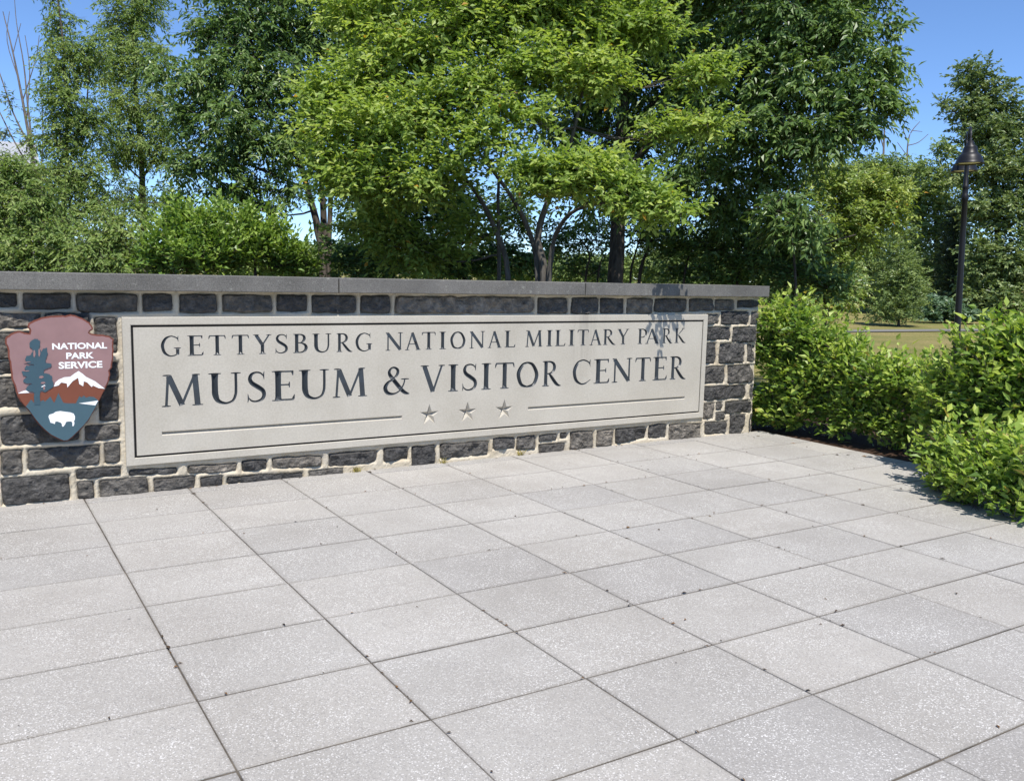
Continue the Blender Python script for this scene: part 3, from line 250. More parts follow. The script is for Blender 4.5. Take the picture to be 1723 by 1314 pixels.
def mat_paver():
    t = NT('exposed_aggregate_paver'); v = t.coord('Object', rand=37.0)
    oi = t.n('ShaderNodeObjectInfo')
    base = t.mix(t.noise(v, 2.2, 3), (0.305, 0.291, 0.269), (0.36, 0.344, 0.319))
    tone = t.ramp(oi.outputs['Random'], [(0, (0.89, 0.89, 0.90)), (0.2, (0.955, 0.955, 0.955)), (0.6, (1.0, 0.995, 0.985)), (1, (1.07, 1.06, 1.045))])
    base = t.mix(1.0, base, tone, 'MULTIPLY')
    chip = t.voro(v, 215.0, 'Color'); sp = t.n('ShaderNodeSeparateColor'); t.l(chip, sp.inputs[0])
    chipm = t.ramp(sp.outputs[0], [(0.79, g3(0)), (0.955, g3(1))])
    dens = t.ramp(t.noise(v, 3.0, 2), [(0.35, g3(0.35)), (0.65, g3(0.9))])
    col = t.mix(t.math('MULTIPLY', chipm, dens), base, (0.66, 0.645, 0.62))
    dk = t.ramp(sp.outputs[1], [(0.80, g3(0)), (0.92, g3(0.55))])
    col = t.mix(dk, col, (0.19, 0.185, 0.18))
    fine = t.noise(v, 420.0, 2)
    col = t.mix(0.35, col, t.ramp(fine, [(0.3, g3(0.2)), (0.7, g3(0.62))]), 'SOFT_LIGHT')
    big = t.noise(t.pos(), 0.9, 4, 0.6)
    col = t.mix(0.4, col, t.ramp(big, [(0.35, (0.35, 0.34, 0.33)), (0.65, (0.62, 0.62, 0.62))]), 'SOFT_LIGHT')
    wear = t.noise(t.pos(), 5.5, 6, 0.7)
    col = t.mix(t.ramp(wear, [(0.58, g3(0)), (0.75, g3(0.35))]), col, (0.24, 0.225, 0.205))
    tc = t.n('ShaderNodeTexCoord'); sx = t.n('ShaderNodeSeparateXYZ'); t.l(tc.outputs['Object'], sx.inputs[0])
    ex = t.math('SUBTRACT', 0.356, t.math('ABSOLUTE', sx.outputs[0])); ey = t.math('SUBTRACT', 0.278, t.math('ABSOLUTE', sx.outputs[1]))
    ed = t.math('ADD', t.math('MINIMUM', ex, ey), t.math('MULTIPLY', t.math('SUBTRACT', wear, 0.5), 0.035))
    col = t.mix(t.ramp(ed, [(0.0, g3(0.35)), (0.016, g3(0.0))]), col, (0.16, 0.145, 0.125))
    spot = t.voro(t.pos(), 2.1, 'Distance')
    spotm = t.ramp(spot, [(0.012, g3(1)), (0.022, g3(0))])
    col = t.mix(t.math('MULTIPLY', spotm, 0.75), col, (0.09, 0.085, 0.08))
    h = t.math('ADD', t.math('MULTIPLY', fine, 0.5), t.math('MULTIPLY', chipm, 0.5))
    return t.fin(t.bsdf(col, 0.78, 0.35, t.bump(h, 0.35, 0.004)))

def mat_joint():
    t = NT('joint_sand'); v = t.pos()
    col = t.ramp(t.noise(v, 9.0, 5), [(0.3, (0.045, 0.040, 0.034)), (0.75, (0.15, 0.13, 0.105))])
    return t.fin(t.bsdf(col, 0.95, 0.1))

def mat_mortar():
    t = NT('lime_mortar'); v = t.pos()
    col = t.ramp(t.noise(v, 5.0, 5), [(0.3, (0.42, 0.35, 0.245)), (0.5, (0.52, 0.455, 0.345)), (0.75, (0.57, 0.515, 0.415))])
    col = t.mix(0.3, col, t.ramp(t.noise(v, 140.0, 3), [(0.3, g3(0.25)), (0.7, g3(0.7))]), 'SOFT_LIGHT')
    dirt = t.ramp(t.noise(t.pos((1.0, 1.0, 2.5)), 2.2, 5, 0.65), [(0.55, g3(0)), (0.72, g3(0.55))])
    col = t.mix(dirt, col, (0.33, 0.31, 0.28))
    h = t.math('ADD', t.noise(v, 60.0, 5, 0.65), t.math('MULTIPLY', t.noise(v, 260.0, 2), 0.5))
    return t.fin(t.bsdf(col, 0.92, 0.2, t.bump(h, 0.6, 0.008)))

def mat_stone():
    t = NT('dark_diabase_stone'); v = t.coord('Object', rand=19.0); oi = t.n('ShaderNodeObjectInfo')
    n1 = t.noise(v, 14.0, 6, 0.65)
    col = t.ramp(n1, [(0.25, (0.045, 0.042, 0.039)), (0.5, (0.086, 0.081, 0.074)), (0.72, (0.165, 0.156, 0.143)), (0.85, (0.27, 0.255, 0.232))])
    tone = t.ramp(oi.outputs['Random'], [(0, (0.60, 0.61, 0.64)), (0.5, (0.92, 0.92, 0.93)), (0.8, (1.35, 1.3, 1.22)), (1, (2.3, 2.15, 1.95))])
    col = t.mix(1.0, col, tone, 'MULTIPLY')
    grit = t.noise(v, 170.0, 3, 0.6)
    col = t.mix(t.ramp(grit, [(0.60, g3(0)), (0.74, g3(0.55))]), col, (0.21, 0.21, 0.205))
    h = t.math('ADD', t.math('MULTIPLY', t.noise(v, 30.0, 7, 0.7), 1.0), t.math('MULTIPLY', t.voro(v, 34.0, 'Distance'), 0.45))
    return t.fin(t.bsdf(col, 0.72, 0.4, t.bump(h, 1.0, 0.035)))

def mat_coping():
    t = NT('grey_coping_concrete'); v = t.pos()
    col = t.ramp(t.noise(v, 3.0, 5), [(0.3, (0.112, 0.107, 0.098)), (0.7, (0.168, 0.161, 0.148))])
    col = t.mix(0.7, col, t.ramp(t.noise(v, 120.0, 4, 0.7), [(0.3, g3(0.1)), (0.7, g3(0.85))]), 'SOFT_LIGHT')
    st = t.ramp(t.noise(t.pos((3.2, 3.2, 0.25)), 2.4, 5, 0.7), [(0.52, g3(0)), (0.70, g3(0.55))])
    col = t.mix(st, col, (0.10, 0.098, 0.094))
    lich = t.ramp(t.noise(v, 24.0, 5, 0.7), [(0.60, g3(0)), (0.68, g3(0.4))])
    col = t.mix(lich, col, (0.33, 0.33, 0.29))
    return t.fin(t.bsdf(col, 0.85, 0.3, t.bump(t.noise(v, 130.0, 4, 0.6), 0.5, 0.004)))

def mat_panel():
    t = NT('pale_cast_limestone'); v = t.pos()
    col = t.ramp(t.noise(v, 2.0, 5, 0.6), [(0.3, (0.405, 0.372, 0.310)), (0.7, (0.48, 0.446, 0.38))])
    col = t.mix(0.35, col, t.ramp(t.noise(v, 75.0, 4, 0.6), [(0.3, g3(0.25)), (0.7, g3(0.7))]), 'SOFT_LIGHT')
    # drip stain below the coping joint and faint rain streaks
    sep = t.n('ShaderNodeSeparateXYZ'); g = t.n('ShaderNodeNewGeometry'); t.l(g.outputs['Position'], sep.inputs[0])
    dx = t.math('ABSOLUTE', t.math('SUBTRACT', sep.outputs[0], 5.10))
    band = t.math('SUBTRACT', 1.0, t.math('DIVIDE', dx, 0.20), True)
    fall = t.math('MULTIPLY', t.math('SUBTRACT', sep.outputs[2], 0.55), 1.25, True)
    strk = t.ramp(t.noise(t.pos((16.0, 1.0, 1.1)), 1.0, 5, 0.65), [(0.42, g3(0)), (0.68, g3(1))])
    k = t.math('MULTIPLY', t.math('MULTIPLY', band, fall), strk)
    col = t.mix(t.math('MULTIPLY', k, 0.8), col, (0.20, 0.18, 0.155))
    rs = t.ramp(t.noise(t.pos((5.0, 1.0, 0.35)), 2.0, 5, 0.7), [(0.56, g3(0)), (0.78, g3(0.28))])
    col = t.mix(rs, col, (0.36, 0.34, 0.30))
    return t.fin(t.bsdf(col, 0.82, 0.25, t.bump(t.noise(v, 220.0, 3, 0.6), 0.25, 0.002)))

def mat_simple(name, color, rough=0.6, spec=0.4, var=0.12, scale=6.0, bump=0.0, metallic=0.0):
    t = NT(name); v = t.pos()
    lo = tuple(c * (1 - var) for c in color); hi = tuple(min(1, c * (1 + var)) for c in color)
    col = t.mix(t.noise(v, scale, 5, 0.6), lo, hi)
    nrm = t.bump(t.noise(v, scale * 12, 4), bump, 0.01) if bump else None
    return t.fin(t.bsdf(col, rough, spec, nrm, metallic))

def mat_leaf(name, dark, mid, light, accent=None, rough=0.42, trans=0.32, spec=0.45):
    t = NT(name); a = t.n('ShaderNodeAttribute', attribute_name='tint')
    stops = [(0.0, dark), (0.5, mid), (0.93, light)]
    if accent: stops = [(0.0, dark), (0.5, mid), (0.93, light), (0.985, accent)]
    col = t.ramp(a.outputs['Fac'], stops)
    b = t.bsdf(col, rough, spec)
    tr = t.n('ShaderNodeBsdfTranslucent')
    t.l(t.mix(1.0, col, (1.12, 1.15, 0.55), 'MULTIPLY'), tr.inputs['Color'])
    mx = t.n('ShaderNodeMixShader'); mx.inputs[0].default_value = trans
    t.l(b, mx.inputs[1]); t.l(tr.outputs[0], mx.inputs[2])
    return t.fin(mx.outputs[0])

def mat_bark(name, a, b):
    t = NT(name); v = t.pos((1, 1, 0.25))
    n = t.noise(v, 22.0, 6, 0.65)
    return t.fin(t.bsdf(t.ramp(n, [(0.3, a), (0.7, b)]), 0.9, 0.2, t.bump(n, 0.8, 0.02)))

M_PAVER, M_JOINT, M_MORTAR, M_STONE, M_COPING, M_PANEL = mat_paver(), mat_joint(), mat_mortar(), mat_stone(), mat_coping(), mat_panel()
M_PAINT = mat_simple('slate_blue_letter_paint', (0.034, 0.041, 0.048), 0.42, 0.5, 0.25, 20.0)
LEAF = {
    'lime': mat_leaf('lime_leaf', (0.16, 0.245, 0.05), (0.30, 0.41, 0.09), (0.47, 0.55, 0.14), (0.55, 0.32, 0.05), 0.48, 0.48, 0.4),
    'ash': mat_leaf('ash_leaf', (0.076, 0.136, 0.040), (0.135, 0.225, 0.060), (0.25, 0.345, 0.11), None, 0.38, 0.38, 0.5),
    'pale': mat_leaf('pale_leaf', (0.130, 0.208, 0.056), (0.225, 0.320, 0.088), (0.36, 0.44, 0.145), None, 0.5, 0.42, 0.35),
    'bush': mat_leaf('bush_leaf', (0.110, 0.195, 0.034), (0.190, 0.305, 0.052), (0.31, 0.42, 0.085), None, 0.4, 0.36),
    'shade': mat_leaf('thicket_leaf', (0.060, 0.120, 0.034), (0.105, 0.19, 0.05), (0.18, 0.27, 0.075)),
    'yellow': mat_leaf('yellowing_leaf', (0.135, 0.21, 0.042), (0.235, 0.32, 0.065), (0.39, 0.45, 0.095), (0.52, 0.27, 0.04)),
    'fine': mat_leaf('young_tree_leaf', (0.14, 0.205, 0.07), (0.22, 0.295, 0.10), (0.32, 0.39, 0.14)),
    'far': mat_leaf('oak_leaf', (0.095, 0.150, 0.054), (0.165, 0.230, 0.082), (0.28, 0.335, 0.13)),
    'far2': mat_leaf('far_leaf', (0.130, 0.200, 0.062), (0.225, 0.310, 0.095), (0.34, 0.41, 0.14)),
    'cedar': mat_leaf('cedar_spray', (0.028, 0.050, 0.024), (0.048, 0.076, 0.034), (0.078, 0.112, 0.05)),
    'bluish': mat_leaf('bluish_leaf', (0.075, 0.135, 0.075), (0.125, 0.205, 0.11), (0.19, 0.275, 0.155)),
    'hedge': mat_leaf('hedge_leaf', (0.115, 0.205, 0.036), (0.24, 0.365, 0.066), (0.44, 0.53, 0.11), (0.46, 0.36, 0.09), 0.45, 0.44, 0.4),
    'dead': mat_leaf('pale_leaf_sparse', (0.11, 0.165, 0.065), (0.18, 0.245, 0.09), (0.27, 0.33, 0.14)),
}
M_BARK = mat_bark('grey_brown_bark', (0.035, 0.028, 0.022), (0.12, 0.10, 0.08))
M_BARK_PALE = mat_bark('pale_grey_bark', (0.055, 0.048, 0.04), (0.17, 0.155, 0.135))
M_BARK_DEAD = mat_bark('dead_wood', (0.09, 0.075, 0.065), (0.21, 0.18, 0.16))

# ------------------------------------------------------------------ the ground, beds and far path
def mat_lawn():
    t = NT('dry_summer_lawn'); v = t.pos()
    n = t.noise(v, 0.35, 6, 0.6)
    col = t.ramp(n, [(0.3, (0.15, 0.17, 0.05)), (0.5, (0.23, 0.205, 0.075)), (0.7, (0.29, 0.235, 0.105))])
    col = t.mix(0.5, col, t.ramp(t.noise(v, 14.0, 5, 0.7), [(0.3, g3(0.15)), (0.7, g3(0.8))]), 'SOFT_LIGHT')
    return t.fin(t.bsdf(col, 0.95, 0.1, t.bump(t.noise(v, 40.0, 4, 0.7), 0.8, 0.05)))
def mat_mulch():
    t = NT('bark_mulch'); v = t.pos()
    col = t.ramp(t.noise(v, 45.0, 5, 0.7), [(0.3, (0.03, 0.018, 0.012)), (0.6, (0.10, 0.06, 0.04)), (0.8, (0.20, 0.13, 0.085))])
    return t.fin(t.bsdf(col, 0.95, 0.1, t.bump(t.noise(v, 70.0, 4, 0.7), 1.0, 0.03)))
M_LAWN, M_MULCH = mat_lawn(), mat_mulch()
M_PATH = mat_simple('grey_asphalt_path', (0.17, 0.165, 0.15), 0.9, 0.2, 0.15, 1.5)

G = 900.0
tag(mesh_obj('ground', [(-G, -G, -0.06), (G, -G, -0.06), (G, G, -0.06), (-G, G, -0.06)], [(0, 1, 2, 3)], M_LAWN), kind='structure')

EDGE_X = 7.60
pave = mesh_obj('pavement', *box_vf(-5.2, EDGE_X, -4.2, 6.995, -0.058, -0.0052), M_JOINT)
tag(pave, kind='structure')
# bark mulch beds: a gently uneven sheet right of the paving and one behind the wall
def bed(name, x0, x1, y0, y1, base, step=0.35):
    nx, ny = max(2, int((x1 - x0) / step)), max(2, int((y1 - y0) / step))
    V = []; F = []
    for j in range(ny + 1):
        for i in range(nx + 1):
            x, y = x0 + (x1 - x0) * i / nx, y0 + (y1 - y0) * j / ny
            e = min(1.0, min(i, j, nx - i, ny - j) / 1.5)
            V.append((x, y, base + e * (0.03 + 0.045 * mnoise.noise((x * 1.3, y * 1.3, 3.3)))))
    for j in range(ny):
        for i in range(nx):
            a = j * (nx + 1) + i
            F.append((a, a + 1, a + nx + 2, a + nx + 1))
    return tag(mesh_obj(name, V, F, M_MULCH, smooth=True), kind='structure')
bed('planting_bed', EDGE_X + 0.004, 12.4, -1.5, 9.2, -0.02)
bed('tree_bed', -9.0, EDGE_X, 7.50, 22.0, -0.04, 0.8)
# grey path across the far lawn, following the foot of the trees
pd = Vector((33.0 - 28.4, 19.7 - 20.2, 0)).normalized(); pn = Vector((-pd.y, pd.x, 0))
pc = Vector((30.8, 20.0, -0.03))
pv = [pc + pd * a + pn * b for a, b in ((-60, 0.1), (80, 0.1), (80, 1.2), (-60, 1.2))]
tag(mesh_obj('path', pv, [(0, 1, 2, 3)], M_PATH), kind='structure')

# pavers, one object each, laid in a stack bond parallel to the wall
PX0, PDX, PY0, PDY, GAP = 0.7313, 0.72, 6.2706, 0.56747, 0.0062
def paver_mesh(w, d, name='paver'):
    v, f = box_vf(-w / 2, w / 2, -d / 2, d / 2, -0.045, 0.0)
    me = bpy.data.meshes.new(name); me.from_pydata(v, [], f)
    bm = bmesh.new(); bm.from_mesh(me)
    top = [e for e in bm.edges if all(abs(q.co.z) < 1e-6 for q in e.verts)]
    bmesh.ops.bevel(bm, geom=top, offset=0.0035, segments=2, profile=0.5, affect='EDGES')
    bm.to_mesh(me); bm.free(); me.materials.append(M_PAVER); return me
pm_cache = {}
rows = [(PY0 - r * PDY, PY0 - (r + 1) * PDY) for r in range(-1, 11)]
rows = [(6.983, PY0 + PDY)] + rows
for (ya, yb) in rows:
    for i in range(-5, 10):
        xa, xb = PX0 + i * PDX, PX0 + (i + 1) * PDX
        xb = min(xb, EDGE_X - 0.002)
        w, d = xb - xa - GAP, ya - yb - GAP * 1.7
        if w < 0.05: continue
        key = (round(w, 3), round(d, 3))
        if key not in pm_cache: pm_cache[key] = paver_mesh(w, d)
        o = bpy.data.objects.new('paver', pm_cache[key])
        o.location = ((xa + xb) / 2 + random.uniform(-.0012, .0012), (ya + yb) / 2 + random.uniform(-.0012, .0012), random.uniform(-.0016, .0008))
        o.rotation_euler = (random.uniform(-.0016, .0016), random.uniform(-.0013, .0013), random.uniform(-.0018, .0018))
        link(o); o.parent = pave

# ------------------------------------------------------------------ stone wall
YW = 6.985
WX0, WX1, WTOP = -3.2, 7.45, 1.485
wall = empty('stone_wall', (3.4, 7.2, 0))
tag(wall, 'long low wall of dark rough stones with pale mortar and grey coping', 'wall')
def adopt(o, p):
    o.parent = p
    o.matrix_parent_inverse = Matrix.Translation(p.location).inverted()
    return o
stones = [np.array(s).reshape(4, 2) for s in STONES]
# courses beyond the left edge of the picture
zrow = [(0.01, 0.19), (0.225, 0.39), (0.43, 0.63), (0.67, 0.86), (0.90, 1.02), (1.06, 1.19), (1.225, 1.32), (1.355, 1.46)]
for k, (za, zb) in enumerate(zrow):
    x = 0.02 if k == 7 else 0.05
    if k in (3, 4, 5, 6): x = 0.10
    while x > WX0 + 0.15:
        w = random.uniform(0.16, 0.46); xa = max(x - w, WX0 + 0.02)
        stones.append(np.array([(xa, za), (x - .0, za), (x, zb), (xa, zb)])); x = xa - 0.045
for k, s in enumerate(stones):
    c0 = s.mean(0); stones[k] = s + np.sign(s - c0) * 0.004
# keep stones out of the wall end
for s in stones:
    s[:, 0] = np.minimum(s[:, 0], WX1 - 0.004)

def poly_sd(P, X, Z):
    d = np.full(X.shape, -1e9)
    n = len(P)
    for i in range(n):
        a, b = P[i], P[(i + 1) % n]; e = b - a; L = math.hypot(*e)
        if L < 1e-6: continue
        nx, nz = e[1] / L, -e[0] / L
        d = np.maximum(d, (X - a[0]) * nx + (Z - a[1]) * nz)
    return d
STEP = 0.0105
gx = np.arange(WX0, WX1 + 1e-6, STEP); gx[-1] = WX1
gz = np.linspace(-0.055, WTOP, int((WTOP + 0.055) / STEP))
XX, ZZ = np.meshgrid(gx, gz)
SD = np.full(XX.shape, 0.2)
SDI = np.full(XX.shape, 0.2)
for s in stones:
    x0, x1, z0, z1 = s[:, 0].min() - .08, s[:, 0].max() + .08, s[:, 1].min() - .08, s[:, 1].max() + .08
    ia, ib = np.searchsorted(gx, [x0, x1]); ja, jb = np.searchsorted(gz, [z0, z1])
    if ib <= ia or jb <= ja: continue
    sub = poly_sd(s, XX[ja:jb, ia:ib], ZZ[ja:jb, ia:ib])
    SD[ja:jb, ia:ib] = np.minimum(SD[ja:jb, ia:ib], sub)
nz1 = np.array([[mnoise.noise((x * 9, 0.3, z * 9)) for x in gx[::2]] for z in gz[::2]])
nz1 = np.repeat(np.repeat(nz1, 2, 0), 2, 1)[:XX.shape[0], :XX.shape[1]]
nz2 = rng.normal(0, 1, XX.shape)
t_ = np.clip((SD - 0.001 + 0.005 * nz1) / 0.013, -1, 1)
prof = np.where(t_ > 0, np.sin(t_ * math.pi / 2), t_ * 1.2)
hgt = 0.017 * prof + 0.007 * nz1 + 0.0017 * nz2
hgt = np.where(SD < -0.03, -0.03, hgt)
hgt = np.where((XX > 1.05) & (XX < 6.66) & (ZZ > 0.245) & (ZZ < 1.265), -0.042, hgt)   # recess behind the sign panel
V = np.stack([XX, YW - hgt, ZZ], -1).reshape(-1, 3)
ny_, nx_ = XX.shape
idx = np.arange(ny_ * nx_).reshape(ny_, nx_)
a, b, c_, d_ = idx[:-1, :-1].ravel(), idx[:-1, 1:].ravel(), idx[1:, 1:].ravel(), idx[1:, :-1].ravel()
F = np.concatenate([np.stack([a, b, c_], 1), np.stack([a, c_, d_], 1)])
adopt(tris_obj('mortar', V, F, M_MORTAR, smooth=True), wall)
adopt(box('wall_core', WX0 + .004, WX1 - .003, YW + 0.045, 7.46, -0.05, WTOP, M_MORTAR), wall)
adopt(box('end_joint', WX1 - .06, WX1 - .001, YW - 0.004, YW + 0.044, -0.05, WTOP, M_MORTAR), wall)

def stone_obj(P, k):
    P = P.astype(float); cx_, cz_ = P.mean(0)
    P = P + np.sign(P - P.mean(0)) * 0.010
    w = (P[1] - P[0] + P[2] - P[3])[0] / 2; h = (P[3] - P[0] + P[2] - P[1])[1] / 2
    nu, nv = max(4, int(w / 0.020)), max(4, int(h / 0.020))
    amp = min(0.028, 0.014 + 0.05 * min(w, h) * 0.4)
    tx, tz = random.uniform(-1, 1) * 0.010, random.uniform(-1, 1) * 0.010
    V = []
    for j in range(nv + 1):
        for i in range(nu + 1):
            u, v = 2 * i / nu - 1, 2 * j / nv - 1
            k_ = 0.16
            uu = u * math.sqrt(1 - k_ * v * v * abs(v)) ; vv = v * math.sqrt(1 - k_ * u * u * abs(u) * 1.0)
            s_, t2 = (uu + 1) / 2, (vv + 1) / 2
            p = P[0] * (1 - s_) * (1 - t2) + P[1] * s_ * (1 - t2) + P[2] * s_ * t2 + P[3] * (1 - s_) * t2
            e = min((1 - abs(u)) * w / 2, (1 - abs(v)) * h / 2)
            q = (p[0] * 1.0, k * 3.1, p[1] * 1.0)
            wob = 0.012
            px = p[0] + wob * mnoise.noise((p[0] * 11, k * 1.7, p[1] * 11 + 5))
            pz = p[1] + wob * mnoise.noise((p[0] * 11 + 9, k * 1.7, p[1] * 11))
            edge = min(1.0, e / 0.022)
            n = (mnoise.noise((p[0] * 9, k * 2.3, p[1] * 9)) * 1.0 + mnoise.noise((p[0] * 23, k * 2.3, p[1] * 23)) * 0.75 + mnoise.noise((p[0] * 52, k * 2.3, p[1] * 52)) * 0.42)
            ridge = 1 - abs(mnoise.noise((p[0] * 7 + 3, k * 4.7, p[1] * 10)))
            dep = -0.018 + edge ** 0.6 * (0.037 + 1.15 * amp * n + 0.016 * (ridge - 0.6) + tx * u + tz * v)
            V.append((px - cx_, -dep, pz - cz_))
    F = []
    for j in range(nv):
        for i in range(nu):
            q = j * (nu + 1) + i
            if (i + j + k) % 2: F += [(q, q + 1, q + nu + 2), (q, q + nu + 2, q + nu + 1)]
            else: F += [(q, q + 1, q + nu + 1), (q + 1, q + nu + 2, q + nu + 1)]
    o = mesh_obj('stone', V, F, M_STONE)
    o.location = (cx_, YW, cz_)
    return adopt(o, wall)
for k, s in enumerate(stones):
    stone_obj(s, k)

# coping slabs butted end to end
cj = [-3.26, -2.25, 0.16, 2.618, 5.046, 7.505]
for a, b in zip(cj[:-1], cj[1:]):
    o = box('coping_slab', a + 0.005, b - 0.005, 6.868, 7.56, 1.488, 1.603 + random.uniform(-.001, .001), M_COPING, bev=0.004)
    adopt(o, wall)

# ------------------------------------------------------------------ carved sign panel
PXa, PXb, PZa, PZb = 1.018, 6.695, 0.212, 1.298
FY = 6.945                                     # face of the panel
sign = empty('carved_sign_panel', (3.85, FY, PZa))
tag(sign, 'pale limestone panel carved with dark lettering and three stars in the stone wall', 'sign')
BW, GR = 0.058, 0.016                          # border width, groove width
adopt(box('panel_body', PXa + .003, PXb - .003, FY + 0.052, YW + 0.046, PZa + .003, PZb - .003, M_PANEL), sign)
ix0, ix1, iz0, iz1 = PXa + BW, PXb - BW, PZa + BW, PZb - BW
def border():
    V = []; F = []
    o_ = [(PXa, PZa), (PXb, PZa), (PXb, PZb), (PXa, PZb)]; i_ = [(ix0, iz0), (ix1, iz0), (ix1, iz1), (ix0, iz1)]
    be = 0.004
    def ring(pts, off, y):
        cx_ = (PXa + PXb) / 2; cz_ = (PZa + PZb) / 2
        for x, z in pts: V.append((x + off * (1 if x < cx_ else -1), y, z + off * (1 if z < cz_ else -1)))
    ring(o_, 0, FY + 0.054); ring(o_, 0, FY + be); ring(o_, be, FY); ring(i_, -be * 1.1, FY); ring(i_, 0, FY + be * 1.1); ring(i_, 0, FY + 0.054)
    for r in range(5):
        for q in range(4):
            a = r * 4 + q; b = r * 4 + (q + 1) % 4
            F.append((a, b, b + 4, a + 4))
    return adopt(mesh_obj('border', V, F, M_PANEL), sign)
border()
V = []; F = []
for x, z in ((ix0, iz0), (ix1, iz0), (ix1, iz1), (ix0, iz1)): V.append((x - .003 * (1 if x < 3 else -1), FY + 0.012, z - .003 * (1 if z < .7 else -1)))
for x, z in ((ix0, iz0), (ix1, iz0), (ix1, iz1), (ix0, iz1)): V.append((x + (GR + .003) * (1 if x < 3 else -1), FY + 0.012, z + (GR + .003) * (1 if z < .7 else -1)))
for q in range(4): F.append((q, (q + 1) % 4, 4 + (q + 1) % 4, 4 + q))
adopt(mesh_obj('border_line', V, F, mat_simple('black_groove_paint', (0.012, 0.012, 0.012), 0.7, 0.2)), sign)

T_, t_n = 0.162, 0.074
def stem(x, w=None, top=1, bot=1, y0=0.0, y1=1.0):
    w = w or T_
    s = [[(x, y0, w * 1.45 if bot else w), (x, y0 + .045, w * 1.15 if bot else w), (x, y0 + .13, w), (x, (y0 + y1) / 2, w * .95), (x, y1 - .13, w), (x, y1 - .045, w * 1.15 if top else w), (x, y1, w * 1.45 if top else w)]]
    if bot: s.append(ser(x, y0 + .022, w / 2 + .085))
    if top: s.append(ser(x, y1 - .022, w / 2 + .085))
    return s
def ser(x, y, h): return [(x - h, y, .030), (x - h * .4, y, .046), (x, y, .05), (x + h * .4, y, .046), (x + h, y, .030)]
def ln(x0, y0, x1, y1, w0, w1=None): return [(x0, y0, w0), ((x0 + x1) / 2, (y0 + y1) / 2, (w0 + (w1 or w0)) / 2), (x1, y1, w1 or w0)]
def crv(pts, n=7):
    out = []; P = [pts[0]] + pts + [pts[-1]]
    for i in range(1, len(P) - 2):
        p0, p1, p2, p3 = [np.array(q) for q in P[i - 1:i + 3]]
        for k in range(n):
            t = k / n
            out.append(tuple(0.5 * ((2 * p1) + (-p0 + p2) * t + (2 * p0 - 5 * p1 + 4 * p2 - p3) * t * t + (-p0 + 3 * p1 - 3 * p2 + p3) * t ** 3)))
    out.append(pts[-1]); return out
ARM_T = lambda x, e: [ln(x, .968, e, .968, .055), [(e + .012, .995, .03), (e - .005, .94, .065), (e + .01, .83, .018)]]
ARM_B = lambda x, e: [ln(x, .032, e, .032, .058), [(e + .03, .20, .018), (e + .0, .075, .075), (e - .01, .006, .03)]]
CB = [(.83, .80, .035), (.75, .90, .055), (.60, .965, .058), (.46, .975, .066), (.25, .87, .12), (.115, .64, .15), (.105, .42, .15), (.2, .17, .13), (.42, .028, .07), (.62, .035, .062), (.76, .10, .058)]
